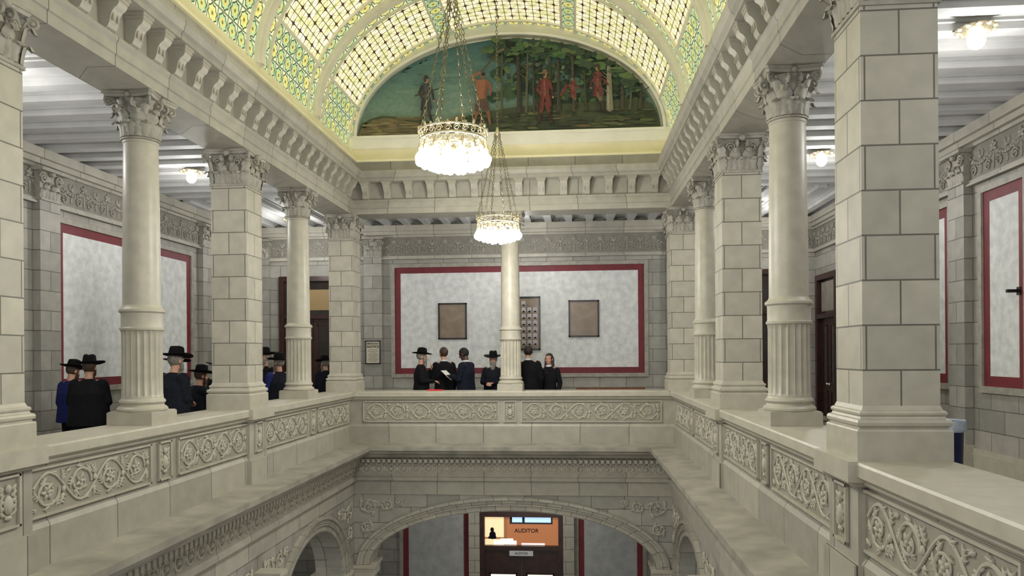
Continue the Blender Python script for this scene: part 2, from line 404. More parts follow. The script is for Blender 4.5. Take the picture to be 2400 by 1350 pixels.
# cornice brackets
prof=[(0,0),(.17,0),(.185,-.02),(.185,-.05),(.17,-.08),(.14,-.10),(.115,-.135),(.10,-.18),(.095,-.22),(.075,-.26),(.03,-.28),(0,-.28)]
def extr(prof,w):
    n=len(prof); v=[(-w/2,p,z) for p,z in prof]+[(w/2,p,z) for p,z in prof]
    f=[tuple(range(n)),tuple(range(2*n-1,n-1,-1))]+[(i,n+i,n+(i+1)%n,(i+1)%n) for i in range(n)]
    return v,f
bb=B().add(extr(prof,.13)); bb.add(box(-.09,.09,0,.205,0,.03)); bb.add(box(-.075,.075,0,.195,-.03,0))
bb.add(box(-.045,-.025,.0,.12,-.20,-.1)).add(box(.025,.045,.0,.12,-.20,-.1))
BRK=noisy('stone_bracket',(176,172,158),(164,160,147),7,.5)
br=obj('cornice_bracket',bb,BRK,smooth=True,category='bracket',label='carved stone scroll bracket under the cornice',group='cornice brackets')
ZB=4.94
pts=[]
x=XL+.28
while x<XR-.2: pts.append((x,YB+.03,'F')); x+=.418
y=YB-.32
while y>3.4: pts.append((XL-.03,y,'L')); pts.append((XR+.03,y,'R')); y-=.38
br.location=(pts[0][0],pts[0][1],ZB); br.rotation_euler=(0,0,math.pi)
for x,y,s in pts[1:]: dup(br,(x,y,ZB),rz_of(s))
# ---------------- capital
def cleaf(b,base,nrm,z0,h,w,out):
    nx,ny=nrm; tx,ty=-ny,nx; rows=8; cols=5; v=[];f=[]
    for j in range(rows):
        t=j/(rows-1)
        if t<.75: o=.008+out*.35*(t/.75)**2; z=z0+h*(t/.75)*.95
        else:
            q=(t-.75)/.25; o=out*.35+.008+out*.65*math.sin(q*math.pi*.5); z=z0+h*(.95+.08*math.sin(q*math.pi*.8)-.22*q*q)
        ww=w/2*(.75+.4*math.sin(math.pi*min(1,t*1.1)))*(1-.45*max(0,t-.7)/.3)*(1+.14*math.cos(t*22))
        for i in range(cols):
            c=(i/(cols-1)-.5)*2
            oo=o+.016*(1-abs(c))-.012*(abs(c)==1)
            v.append((base[0]+nx*oo+tx*ww*c,base[1]+ny*oo+ty*ww*c,z))
    for j in range(rows-1):
        for i in range(cols-1): f.append((j*cols+i,j*cols+i+1,(j+1)*cols+i+1,(j+1)*cols+i))
    b.add((v,f))
def volute(b,base,nrm,z0,z1,out):
    nx,ny=nrm; pts=[];rad=[]
    P=lambda o,z:(base[0]+nx*o,base[1]+ny*o,z)
    for t in np.linspace(0,1,6): pts.append(P(out*.45*t*t,z0+(z1-z0)*t)); rad.append(.014)
    cx=out*.62; cz=z1-.035
    for k in range(16):
        t=k/15; r=.05*(1-.75*t); a=math.radians(150)-t*math.radians(540)
        pts.append(P(cx+r*math.cos(a),cz+r*math.sin(a)+.0)); rad.append(.017-.006*t)
    b.add(tube(pts,rad,6)); b.add(ell(P(cx,cz),(.026,.026,.02),8,6))
def abacus(b,half,z0,z1,conc):
    poly=[]
    for k in range(4):
        a0=math.pi/4+k*math.pi/2; a1=a0+math.pi/2
        p0=Vector((math.cos(a0),math.sin(a0)))*half*math.sqrt(2); p1=Vector((math.cos(a1),math.sin(a1)))*half*math.sqrt(2)
        mid=(p0+p1)/2; inn=-mid.normalized()
        for t in np.linspace(.06,.94,7): poly.append(p0.lerp(p1,t)+inn*conc*math.sin(math.pi*t))
    n=len(poly); v=[]
    for sc,z in ((.93,z0),(.96,(z0+z1)/2),(1,(z0+z1)/2+.004),(1,z1)): v+=[(p.x*sc,p.y*sc,z) for p in poly]
    f=[tuple(range(n))[::-1],tuple(3*n+i for i in range(n))]
    for j in range(3):
        for i in range(n): f.append((j*n+i,j*n+(i+1)%n,(j+1)*n+(i+1)%n,(j+1)*n+i))
    b.add((v,f))
def cap_round():
    b=B().add(lathe([(.172,0),(.19,.008),(.19,.022),(.172,.03),(.168,.2),(.178,.3),(.21,.39),(.225,.41)],32))
    for k in range(8):
        a=k*math.pi/4; d=(math.cos(a),math.sin(a)); cleaf(b,(d[0]*.17,d[1]*.17),d,.03,.15,.12,.085)
        a+=math.pi/8; d=(math.cos(a),math.sin(a)); cleaf(b,(d[0]*.172,d[1]*.172),d,.03,.27,.12,.10)
    for k in range(4):
        a=math.pi/4+k*math.pi/2; d=(math.cos(a),math.sin(a)); volute(b,(d[0]*.17,d[1]*.17),d,.22,.41,.21)
        cleaf(b,(d[0]*.175,d[1]*.175),d,.2,.17,.1,.13)
        a+=math.pi/4; d=(math.cos(a),math.sin(a)); b.add(ell((d[0]*.235,d[1]*.235,.435),(.035,.035,.035),8,6))
        for s in (-1,1):
            t=(-d[1]*s,d[0]*s); q=((d[0]*.19+t[0]*.055),(d[1]*.19+t[1]*.055)); volute(b,q,d,.25,.385,.06)
    abacus(b,.285,.415,.47,.05); return b
def cap_sq(hs=.24):
    b=B().add(bbox_c(0,0,hs*2+.03,.0,.03)); b.add(bbox_c(0,0,hs*2-.01,.03,.42))
    for k in range(4):
        a=k*math.pi/2; d=(math.cos(a),math.sin(a)); t=(-d[1],d[0])
        for o in (-.15,0,.15): cleaf(b,(d[0]*hs+t[0]*o,d[1]*hs+t[1]*o),d,.03,.15,.12,.075)
        for o in (-.08,.08): cleaf(b,(d[0]*hs+t[0]*o,d[1]*hs+t[1]*o),d,.03,.26,.11,.085)
        for o in (-.06,.06): volute(b,(d[0]*(hs+.01)+t[0]*o,d[1]*(hs+.01)+t[1]*o),d,.24,.38,.06)
        b.add(ell((d[0]*(hs+.05),d[1]*(hs+.05),.42),(.05,.05,.045),8,6))
        for s in (-1,1):
            pts=[]
            for q in range(14):
                tt=q/13; r=.06*(1-.75*tt); an=tt*3*math.pi
                off=s*(.13+r*math.cos(an)); pts.append((d[0]*(hs+.02)+t[0]*off,d[1]*(hs+.02)+t[1]*off,.31+r*math.sin(an)))
            b.add(tube(pts,.011,5))
        a+=math.pi/4; d=(math.cos(a),math.sin(a)); r=hs*1.35; volute(b,(d[0]*r,d[1]*r),d,.2,.41,.13)
        cleaf(b,(d[0]*r,d[1]*r),d,.03,.16,.12,.08); cleaf(b,(d[0]*r,d[1]*r),d,.12,.22,.1,.1)
    abacus(b,hs+.075,.415,.47,.025); return b
# ---------------- columns
colm=empty('column',(AXL,7.46,1.0),label='round stone column with fluted lower drum and leafy capital on the parapet',category='column',group='round columns on the parapet')
obj('pedestal',B().add(bbox_c(0,0,.48,.0,.13)).add(bbox_c(0,0,.46,.13,.14)),SM,colm)
obj('column_base',B().add(lathe([(.225,.13),(.245,.145),(.245,.165),(.23,.182),(.215,.19),(.205,.205),(.215,.22),(.225,.232),(.22,.25),(.205,.262),(.20,.275)],40)),SM,colm,smooth=True)
obj('fluted_drum',B().add(lathe([(.2,.27),(.2,.29),(.198,.31),(.196,.5),(.195,.92),(.198,.95),(.2,.97)],160,mod=lambda a,j:(1 if j in(0,1,6) else 1-.10*abs(math.sin(a*10))**.7))),SM,colm,smooth=True,ang=60)
obj('shaft_ring',B().add(lathe([(.2,.97),(.212,.975),(.214,.995),(.203,1.005),(.2,1.02),(.2,1.13),(.202,1.15),(.222,1.165),(.222,1.185),(.205,1.2),(.19,1.215),(.183,1.235)],40)),SM,colm,smooth=True)
obj('column_shaft',B().add(lathe([(.183,1.23)]+[(.183-.016*(t**1.6),1.24+1.66*t) for t in np.linspace(0,1,8)]+[(.175,2.91),(.175,2.93)],48)),SM,colm,smooth=True)
obj('capital',cap_round(),CAPST,colm,loc=(0,0,2.93),smooth=True,ang=45)
for x,y in ((AXL,11.92),(AXR,7.46),(AXR,11.92)): dup(colm,(x,y,1.0))
dup(colm,(XC,AYB,1.0),label='round stone column standing on the end rail behind a chandelier')
pil=empty('square_pillar',(AXL,5.23,1.0),label='square stone block pillar with leafy capital, standing on the parapet',category='pillar',group='square pillars on the parapet')
obj('pillar_base',B().add(sq([(.295,0),(.295,.19),(.29,.20),(.275,.205),(.275,.215),(.29,.225),(.293,.245),(.285,.262),(.268,.268),(.262,.28),(.262,.285),(.27,.292),(.272,.305),(.265,.316),(.252,.322),(.243,.345),(.24,.35)])),SM,pil)
obj('pillar_shaft',B().add(bbox_c(0,0,.48,.345,2.93)),STONE_P,pil)
obj('capital',cap_sq(),CAPST,pil,loc=(0,0,2.93),smooth=True,ang=45)
for x,y in ((AXL,9.69),(AXR+.01,5.23),(AXR,9.69),(AXL+.05,AYB-.02),(AXR-.05,AYB-.02)): dup(pil,(x,y,1.0))
# ---------------- wall pilasters + friezes
pw=empty('wall_pilaster',(WXL,10.7,0),rz=-math.pi/2,label='flat stone pilaster with leafy capital against the gallery wall',category='pilaster',group='wall pilasters')
obj('pilaster_base',B().add(box(-.3,.3,0,.2,0,.25)).add(box(-.28,.28,0,.18,.25,.32)).add(box(-.26,.26,0,.16,.32,.38)),SM,pw)
obj('pilaster_shaft',B().add(box(-.22,.22,0,.12,.38,4.05)),STONE,pw)
def cap_pil():
    b=B(); b.add(box(-.23,.23,0,.15,0,.03)).add(box(-.22,.22,0,.12,.03,.44)).add(box(-.29,.29,0,.22,.43,.48))
    for o in (-.15,0,.15): cleaf(b,(o,.12),(0,1),.03,.15,.12,.07)
    for o in (-.08,.08): cleaf(b,(o,.12),(0,1),.03,.25,.11,.08)
    for s in (-1,1):
        pts=[]
        for q in range(16):
            tt=q/15; r=.085*(1-.75*tt); an=tt*3.2*math.pi; pts.append((s*(.17+r*math.cos(an)),.14,.33+r*math.sin(an)))
        b.add(tube(pts,.016,5)); b.add(ell((s*.17,.15,.33),(.025,.025,.025),8,5))
    b.add(ell((0,.15,.42),(.05,.05,.05),8,6)); return b
obj('capital',cap_pil(),CAPST,pw,loc=(0,0,4.05),smooth=True,ang=45)
for x,y,s in ((WXL,15.6,'L'),(WXL,6.2,'L'),(WXR,11.2,'R'),(WXR,15.6,'R'),(WXR,8.9,'R'),(-4.8,WYB,'F'),(2.4,WYB,'F'),(WXL+.4,WYB,'F')):
    dup(pw,(x,y,0),rz_of(s))
def swags(L):
    b=B(); n=max(1,round(L/.62)); w=L/n
    for i in range(n+1):
        x=-L/2+i*w; b.add(ell((x,.02,.12),(.035,.025,.035),8,5))
        for k in range(5): a=math.pi/2+k*math.pi*.4; b.add(leaf2(x,.12,a,.08,.05,.012,.014))
        for k in range(3): frond(b,x,.02-k*.06,-math.pi/2,.09,0,h=.012)
        for s in (-1,1):
            pts=[]
            for q in range(16): t=q/15; r=.075*(1-.75*t); a=math.pi*.9-t*2.9*math.pi; pts.append((x+s*(.13+r*math.cos(a)),.012,-.11+r*math.sin(a)))
            b.add(tube(pts,.010,5)); frond(b,x+s*.05,.04,-math.pi/2+s*.9,.10,s,h=.012); frond(b,x+s*.14,-.03,math.pi/2-s*.7,.09,-s,h=.012)
    for i in range(n):
        x0=-L/2+i*w
        for k in range(11):
            t=k/10; z=.12-.15*math.sin(math.pi*t); r=.012+.014*math.sin(math.pi*t); b.add(ell((x0+t*w,.012,z),(r*1.2,r,r),6,4))
        xm=x0+w/2
        frond(b,xm,-.05,-math.pi/2,.13,0,h=.013)
        for s in (-1,1): frond(b,xm,.04,math.pi/2+s*.7,.13,-s,h=.013)
        b.add(ell((xm,.016,.06),(.03,.02,.035),8,5))
    return b
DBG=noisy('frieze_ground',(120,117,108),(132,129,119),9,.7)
def frieze(L,loc,side):
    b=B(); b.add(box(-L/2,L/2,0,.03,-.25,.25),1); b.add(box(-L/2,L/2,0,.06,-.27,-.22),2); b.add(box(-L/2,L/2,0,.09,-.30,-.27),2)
    b.add(box(-L/2,L/2,0,.07,.23,.28),2); b.add(box(-L/2,L/2,0,.14,.28,.36),2); b.add(box(-L/2,L/2,0,.20,.36,.5),2)
    sw=swags(L); b.add(([(x,y+.03,z) for x,y,z in sw.v],sw.f),0)
    obj(trimname(),b,[CAPST,DBG,STONE_T],loc=loc,rz=rz_of(side),smooth=True,ang=40,kind='structure',label='carved garland frieze and cornice on the gallery wall',category='trim')
frieze(WYB-3,(WXL,(WYB+3)/2,4.30),'L'); frieze(WYB-3,(WXR,(WYB+3)/2,4.30),'R'); frieze(WXR-WXL,((WXL+WXR)/2,WYB,4.30),'F')
struct('baseboard_left',B().add(box(WXL,WXL+.06,Y0,WYB,0,.28)).add(box(WXL,WXL+.04,Y0,WYB,.28,.34)),SM,'stone skirting along the gallery wall','baseboard')
struct('baseboard_right',B().add(box(WXR-.06,WXR,Y0,WYB,0,.28)).add(box(WXR-.04,WXR,Y0,WYB,.28,.34)),SM,'stone skirting along the gallery wall','baseboard')
struct('baseboard_back',B().add(box(WXL,WXR,WYB-.06,WYB,0,.28)),SM,'stone skirting along the gallery wall','baseboard')
# ---------------- framed wall panels
def wpanel(cx,cy,L,z0,z1,side,label,stone=True,bw=.14,fm=None):
    p=empty('wall_panel',(cx,cy,z0),rz_of(side),label=label,category='wall panel')
    H=z1-z0
    obj('panel_field',B().add(box(-L/2+bw,L/2-bw,0,.012,bw,H-bw)),fm or PANEL,p)
    fb=B().add(box(-L/2,L/2,0,.018,0,bw)).add(box(-L/2,L/2,0,.018,H-bw,H)).add(box(-L/2,-L/2+bw,0,.018,bw,H-bw)).add(box(L/2-bw,L/2,0,.018,bw,H-bw))
    obj('painted_border',fb,RED,p,label='maroon painted border')
    if stone:
        t=.09
        sb=B().add(box(-L/2-t,L/2+t,0,.05,-t,0)).add(box(-L/2-t,L/2+t,0,.05,H,H+t)).add(box(-L/2-t,-L/2,0,.05,0,H)).add(box(L/2,L/2+t,0,.05,0,H))
        obj('stone_surround',sb,CAPST,p,label='raised stone moulding')
    return p
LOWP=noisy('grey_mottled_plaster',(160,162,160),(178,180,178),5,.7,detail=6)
wpanel(-1.31,WYB,5.95,1.24,3.8,'F','large white mottled plaster panel with maroon border, end wall')
wpanel(WXL,13.0,4.05,1.22,3.8,'L','white mottled plaster panel with maroon border on the gallery wall')
wpanel(WXL,8.2,3.2,1.22,3.8,'L','white mottled plaster panel with maroon border on the gallery wall')
wpanel(WXR,13.4,3.6,1.22,3.85,'R','white mottled plaster panel with maroon border on the gallery wall')
wpanel(WXR,10.2,.95,1.22,3.85,'R','narrow white mottled plaster panel with maroon border')
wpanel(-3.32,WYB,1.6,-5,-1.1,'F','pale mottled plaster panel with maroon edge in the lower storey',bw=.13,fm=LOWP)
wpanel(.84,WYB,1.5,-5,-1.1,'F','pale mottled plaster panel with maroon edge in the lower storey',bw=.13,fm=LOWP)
# ---------------- text helper
def text(body,size,mat,parent,loc,rot,name='lettering',ext=.002,align='CENTER',bold=0):
    c=bpy.data.curves.new(name,'FONT'); c.body=body; c.size=size; c.extrude=ext; c.align_x=align; c.align_y='CENTER'; c.offset=bold
    t=bpy.data.objects.new(name,c); COL.objects.link(t)
    bpy.context.view_layer.update()
    me=bpy.data.meshes.new_from_object(t.evaluated_get(bpy.context.evaluated_depsgraph_get())); bpy.data.objects.remove(t)
    me.materials.clear(); me.materials.append(mat)
    o=bpy.data.objects.new(name,me); COL.objects.link(o); o.parent=parent; o.location=loc; o.rotation_euler=rot; return o
TF=(math.pi/2,0,math.pi)
# ---------------- pictures
def picture(cx,z,w,h,label,inner=TAN,fw=.035,y=WYB-.02,name='framed_picture',cat='picture'):
    p=empty(name,(cx,y,z),math.pi,label=label,category=cat)
    f=B().add(box(-w/2,w/2,0,.035,-h/2,-h/2+fw)).add(box(-w/2,w/2,0,.035,h/2-fw,h/2)).add(box(-w/2,-w/2+fw,0,.035,-h/2,h/2)).add(box(w/2-fw,w/2,0,.035,-h/2,h/2))
    obj('picture_frame',f,BLKF,p); obj('picture_print',B().add(box(-w/2+fw,w/2-fw,0,.015,-h/2+fw,h/2-fw)),inner,p); return p
picture(-2.88,2.5,.69,.87,'black framed tan document print hanging on the white panel')
picture(.25,2.53,.72,.87,'black framed tan document print hanging on the white panel')
pc=picture(-1.24,2.43,.92,1.27,'black framed composite of small portrait photographs on the white panel')
g=B()
for r in range(7):
    for c in range(6):
        if r==0 and c not in (2,3): continue
        x=-.34+c*.136; z=.48-r*.155
        g.add(box(x-.045,x+.045,.014,.018,z-.06,z+.05),0); g.add(ell((x,.018,z),(.018,.003,.022),8,5),1); g.add(box(x-.03,x+.03,.018,.02,z-.06,z-.03),2)
obj('portrait_photos',g,[noisy('photo_bg',(200,200,205),(170,172,180),9),SKIN,NAVY],pc)
nt_=picture(-4.8,1.77,.37,.56,'framed printed notice hanging on the stone pilaster',inner=NOTP,y=WYB-.13,fw=.02,name='framed_notice',cat='notice')
text('IMPORTANT',.05,INK,nt_,(0,.018,.20),TF,bold=.001); text('NOTICE',.08,INK,nt_,(0,.018,.13),TF,bold=.002)
lb=B()
for k in range(12): w=.12 if k%4!=3 else .08; lb.add(box(-w,w,.015,.017,.06-k*.026,.066-k*.026))
obj('printed_text_lines',lb,INK,nt_)
# ---------------- doors
def door(nm,cx,cy,side,w,zf,h,trans,label,lit,tg=None,gt=.24):
    p=empty(nm,(cx,cy,zf),rz_of(side),label=label,category='door',kind='structure')
    t=.12
    obj('door_frame',B().add(box(-w/2-t,-w/2,0,.14,0,h+trans+t)).add(box(w/2,w/2+t,0,.14,0,h+trans+t)).add(box(-w/2,w/2,0,.14,h+trans,h+trans+t)).add(box(-w/2,w/2,0,.14,h-.06,h+.04)),WOOD,p)
    for s in (-1,1):
        x0,x1=(-w/2,-.005) if s<0 else (.005,w/2)
        lf=obj('door_leaf',B().add(box(x0,x1,0,.05,0,h-.06)),WOOD,p)
        m=(x0+x1)/2; hw=(x1-x0)/2-.1
        mb=B()
        for z0,z1 in ((.15,.85),(1.0,h-gt+.04)):
            for q in (box(m-hw,m+hw,.05,.065,z0,z0+.03),box(m-hw,m+hw,.05,.065,z1-.03,z1),box(m-hw,m-hw+.03,.05,.065,z0,z1),box(m+hw-.03,m+hw,.05,.065,z0,z1)): mb.add(q)
        obj('door_moulding',mb,WOOD,lf)
        obj('door_glass',B().add(box(m-hw+.04,m+hw-.04,.048,.055,1.04,h-gt)),lit,lf)
        obj('door_handle',B().add(ell((s*.07,.08,1.0),(.03,.03,.03),10,6)),GOLD,lf)
    obj('transom_glass',B().add(box(-w/2,w/2,.02,.04,h+.04,h+trans)),tg or lit,p)
    return p
LITW=emis('lit_amber_glass',(130,108,70),.28); DIM=noisy('dim_glass',(48,40,34),(36,30,26),4,.15)
ORR=emis('lit_office_interior',(170,108,68),.6)
d1=door('door_1',-6.3,WYB,'F',1.4,0,2.65,.85,'dark mahogany double door with lit transom on the end wall',DIM)
obj('transom_sign',B().add(box(-.6,.15,.04,.05,2.8,3.3)),LITW,d1,label='amber lit transom pane')
d2=door('door_2',3.95,WYB,'F',1.4,0,2.65,.85,'dark mahogany double door with transom on the end wall',DIM)
d3=door('door_3',WXR,16.75,'R',1.1,0,2.5,.8,'reddish mahogany door with pale transom on the side wall',DIM)
obj('transom_pane',B().add(box(-.5,.5,.04,.05,2.6,3.25)),noisy('pale_frosted_glass',(150,142,130),(134,126,116),5,.4),d3)
BRW=emis('bright_office_light',(236,226,206),1.2)
d4=door('door_4',-1.26,WYB,'F',1.75,-5,2.12,.72,'dark wooden double door with bright office transom window above',BRW,ORR,gt=.66)
obj('interior_screen_surround',B().add(box(-.74,.28,.041,.044,2.66,2.84)),noisy('screen_surround',(60,56,60),(50,46,50),5),d4)
obj('interior_screen',B().add(box(-.70,-.08,.044,.047,2.70,2.82)).add(box(-.02,.22,.044,.047,2.70,2.82)),emis('blue_white_screen',(150,180,235),1.5),d4)
obj('interior_wall',B().add(box(.36,.87,.041,.043,2.16,2.84)),emis('bright_interior_wall',(236,206,160),.9),d4)
obj('interior_post',B().add(box(.34,.42,.043,.046,2.16,2.84)).add(box(.34,.87,.043,.046,2.30,2.34)),emis('interior_post',(150,100,66),.6),d4)
obj('interior_counter',B().add(box(.12,.66,.044,.048,2.17,2.26)).add(box(.2,.5,.044,.048,2.26,2.31)).add(box(-.55,.0,.044,.048,2.17,2.205)),emis('white_counter_papers',(240,236,226),1.5),d4)
obj('interior_person_silhouette',B().add(ell((.70,.047,2.52),(.045,.004,.055))).add(ell((.69,.047,2.39),(.08,.004,.10))).add(box(.6,.79,.046,.05,2.30,2.36)),NAVY,d4)
text('AUDITOR',.13,INK,d4,(-.12,.05,2.50),TF,bold=.002)
obj('name_plate',B().add(box(-.28,.28,.14,.155,1.93,2.05)),WHITEC,d4,label='white name plate'); text('AUDITOR',.07,INK,d4,(0,.157,1.99),TF,bold=.001)
for x in (-2.38,-.14): struct(trimname(),B().add(box(x-.13,x+.13,WYB-.16,WYB,-5,-1.1)),STONE_P,'stone jamb beside the lower office door','trim')
# ---------------- lower arcades
def arch_wall(b,br_,a,bz,spring,half,zb,zt,th,cu,mapf):
    n=24; A=[(cu-a*math.cos(math.pi*k/n),spring+bz*math.sin(math.pi*k/n)) for k in range(n+1)]
    def quad(P,d): return [mapf(u,d,z) for u,z in P]
    def addq(pts,uv): b.add((pts,[(0,1,2,3)]),0,[uv])
    for d in (0,th):
        for k in range(n):
            P=[A[k],A[k+1],(A[k+1][0],zt),(A[k][0],zt)]; addq(quad(P,d),P)
        for u0,u1 in ((cu-half,cu-a),(cu+a,cu+half)):
            P=[(u0,zb),(u1,zb),(u1,zt),(u0,zt)]; addq(quad(P,d),P)
    L=0
    for k in range(n):
        p,q=A[k],A[k+1]; dl=math.hypot(p[0]-q[0],p[1]-q[1])
        addq([mapf(p[0],0,p[1]),mapf(q[0],0,q[1]),mapf(q[0],th,q[1]),mapf(p[0],th,p[1])],[(L,0),(L+dl,0),(L+dl,th),(L,th)]); L+=dl
    for s in (-1,1):
        u=cu+s*a; addq([mapf(u,0,zb),mapf(u,0,spring),mapf(u,th,spring),mapf(u,th,zb)],[(0,zb),(0,spring),(th,spring),(th,zb)])
    def ring(g0,g1,pr):
        L=0
        for k in range(n):
            t0,t1=math.pi*k/n,math.pi*(k+1)/n
            E=lambda t,g:(cu-(a+g)*math.cos(t),spring+(bz+g)*math.sin(t))
            p0,p1,q1,q0=E(t0,g0),E(t1,g0),E(t1,g1),E(t0,g1); dl=math.hypot(p0[0]-p1[0],p0[1]-p1[1])
            br_.add(([mapf(x[0],-pr,x[1]) for x in (p0,p1,q1,q0)],[(0,1,2,3)]),0,[[(L,g0),(L+dl,g0),(L+dl,g1),(L,g1)]])
            br_.add(([mapf(q0[0],-pr,q0[1]),mapf(q1[0],-pr,q1[1]),mapf(q1[0],0,q1[1]),mapf(q0[0],0,q0[1])],[(0,1,2,3)]),0,[[(L,0),(L+dl,0),(L+dl,.1),(L,.1)]])
            br_.add(([mapf(p0[0],-pr,p0[1]),mapf(p1[0],-pr,p1[1]),mapf(p1[0],.01,p1[1]),mapf(p0[0],.01,p0[1])],[(0,1,2,3)]),0,[[(L,0),(L+dl,0),(L+dl,.1),(L,.1)]])
            L+=dl
    ring(-.01,.10,.02); ring(.10,.20,.045); ring(.20,.25,.075)
wb=B(); rb=B()
arch_wall(wb,rb,2.7,1.06,-2.3,3.0,-5,-.9,.5,XC,lambda u,d,z:(u,YB+.0+d,z))
struct('wall_lower_back',wb,STONE,'stone arcade wall with a wide arch below the end gallery','wall'); struct(trimname(),rb,VOUS,'ring of arch stones round the wide arch','trim')
for nm,X,s in (('left',XL,-1),('right',XR,1)):
    wb=B(); rb=B()
    for c in (11.8,7.4,3.0): arch_wall(wb,rb,1.45,1.1,-2.3,2.2,-5,-.9,.5,c,lambda u,d,z,X=X,s=s:(X+s*d,u,z))
    struct('wall_lower_'+nm,wb,STONE,'stone arcade wall with arches below the side gallery','wall'); struct(trimname(),rb,VOUS,'rings of arch stones round the side arches','trim')
ib=B()
def impost(x,y,wx,wy):
    ib.add(bbox_c(x,y,wx,-2.42,-2.36,wy)); ib.add(bbox_c(x,y,wx+.06,-2.36,-2.3,wy+.06)); ib.add(bbox_c(x,y,wx-.03,-2.56,-2.42,wy-.03))
for x in (XC-2.85,XC+2.85): impost(x,YB+.25,.42,.62)
for c in (11.8,7.4,3.0):
    for s in (-1,1):
        for X,q in ((XL-.25,1),(XR+.25,1)): impost(X,c+s*1.62,.62,.40)
struct(trimname(),ib,SM,'moulded stone imposts at the arch springings','trim')
def spandrel():
    b=B()
    for cx,cz,R,s in ((0,.0,.17,1),(.36,.06,.11,-1),(-.02,-.36,.12,-1),(.6,.1,.07,1)):
        pts=[]; rad=[]
        for k in range(24):
            t=k/23; r=R*(1-.8*t); a=math.pi-t*3.0*math.pi; pts.append((cx+r*math.cos(a),.012,cz+s*r*math.sin(a))); rad.append(.014*(1-.4*t))
        b.add(tube(pts,rad,5)); b.add(ell((cx,.02,cz),(.02,.02,.02),7,5))
        for k in range(1,20,4):
            p=Vector(pts[k]);q=Vector(pts[k+1]); a=math.atan2((q-p).z,(q-p).x); frond(b,p.x,p.z,a+s*.7,.11*R/.17+.02,-s,y=.008,h=.012)
    return b
sp=spandrel()
def addsp(loc,side,mirror):
    b=B(); v=[((-x if mirror else x),y,z) for x,y,z in sp.v]; b.add((v,sp.f))
    struct(trimname(),b,CARVE,'carved acanthus scrolls in the spandrel beside an arch','trim',loc=loc,rz=rz_of(side),smooth=True)
addsp((XL+.28,YB-.002,-1.2),'F',True); addsp((XR-.28,YB-.002,-1.2),'F',False)
for c in (11.8,7.4):
    for s in (-1,1):
        addsp((XL+.002,c+s*1.85,-1.25),'L',s<0); addsp((XR-.002,c+s*1.85,-1.25),'R',s>0)
def console(X,Y,side):
    p=empty('wall_lamp',(X,Y,-1.55),rz_of(side),label='carved stone console carrying a white globe lamp on the lower pier',category='lamp',group='lower wall lamps')
    b=B().add(extr([(0,.35),(.32,.35),(.34,.3),(.28,.24),(.2,.18),(.14,.08),(.12,-.05),(.06,-.12),(0,-.14)],.16)); b.add(box(-.13,.13,0,.36,.35,.40))
    for s in (-1,1): b.add(xf(lathe([(.02,-.02),(.06,-.02),(.06,.02),(.02,.02)],12),Matrix.Translation((s*.075,.25,.28))@Matrix.Rotation(math.pi/2,4,'Y')))
    b.add(ell((0,.22,.2),(.05,.06,.09),8,6))
    obj('console_bracket',b,SM,p,smooth=True)
    obj('lamp_globe',B().add(ell((0,.36,.1),(.09,.09,.09),16,10)),GLOBE,p,smooth=True,ang=180)
    obj('lamp_neck',B().add(tube([(0,.30,.30),(0,.36,.25),(0,.36,.18)],.02,8)),GOLD,p,smooth=True)
console(XL,9.6,'L'); console(XR,9.6,'R')
# ---------------- vault
VA,VB,VZ=3.0,2.27,5.6
tab=[(0,0)]
NT=400
for k in range(1,NT+1):
    t0,t1=math.pi*(k-1)/NT,math.pi*k/NT
    tab.append((tab[-1][0]+math.hypot(VA*(math.cos(t1)-math.cos(t0)),VB*(math.sin(t1)-math.sin(t0))),t1))
TOT=tab[-1][0]; ss=np.array([a for a,_ in tab]); tt=np.array([b for _,b in tab])
def E(s,off=0):
    t=float(np.interp(s,ss,tt)); x,z=-math.cos(t),math.sin(t)
    nx,nz=x/VA,z/VB; l=math.hypot(nx,nz); return (XC+VA*x+off*nx/l, VZ+VB*z+off*nz/l)
bsz=.26; bot=.78
g=(TOT-2*bsz-2*bot)/3
br_s=[0,bot,bot+g,bot+g+bsz,bot+2*g+bsz,bot+2*g+2*bsz,bot+3*g+2*bsz,TOT]
kinds=['B','g','b','g','b','g','B']
RY=[.77,3.0,5.23,7.46,9.69,11.92,13.98]
def strip(b,s0,s1,y0,y1,mi,uvf,n):
    for k in range(n):
        a=s0+(s1-s0)*k/n; c=s0+(s1-s0)*(k+1)/n; P=E(a);Q=E(c)
        b.add(([(P[0],y0,P[1]),(P[0],y1,P[1]),(Q[0],y1,Q[1]),(Q[0],y0,Q[1])],[(0,1,2,3)]),mi,[[uvf(a,y0),uvf(a,y1),uvf(c,y1),uvf(c,y0)]])
def arcbar(b,s0,s1,y0,y1,din,n=40,dout=.02):
    for k in range(n):
        a=s0+(s1-s0)*k/n; c=s0+(s1-s0)*(k+1)/n
        Pi,Qi,Po,Qo=E(a,-din),E(c,-din),E(a,dout),E(c,dout)
        v=[(Pi[0],y0,Pi[1]),(Pi[0],y1,Pi[1]),(Qi[0],y1,Qi[1]),(Qi[0],y0,Qi[1]),(Po[0],y0,Po[1]),(Po[0],y1,Po[1]),(Qo[0],y1,Qo[1]),(Qo[0],y0,Qo[1])]
        b.add((v,[(0,1,2,3),(0,4,7,3),(1,5,6,2)]))
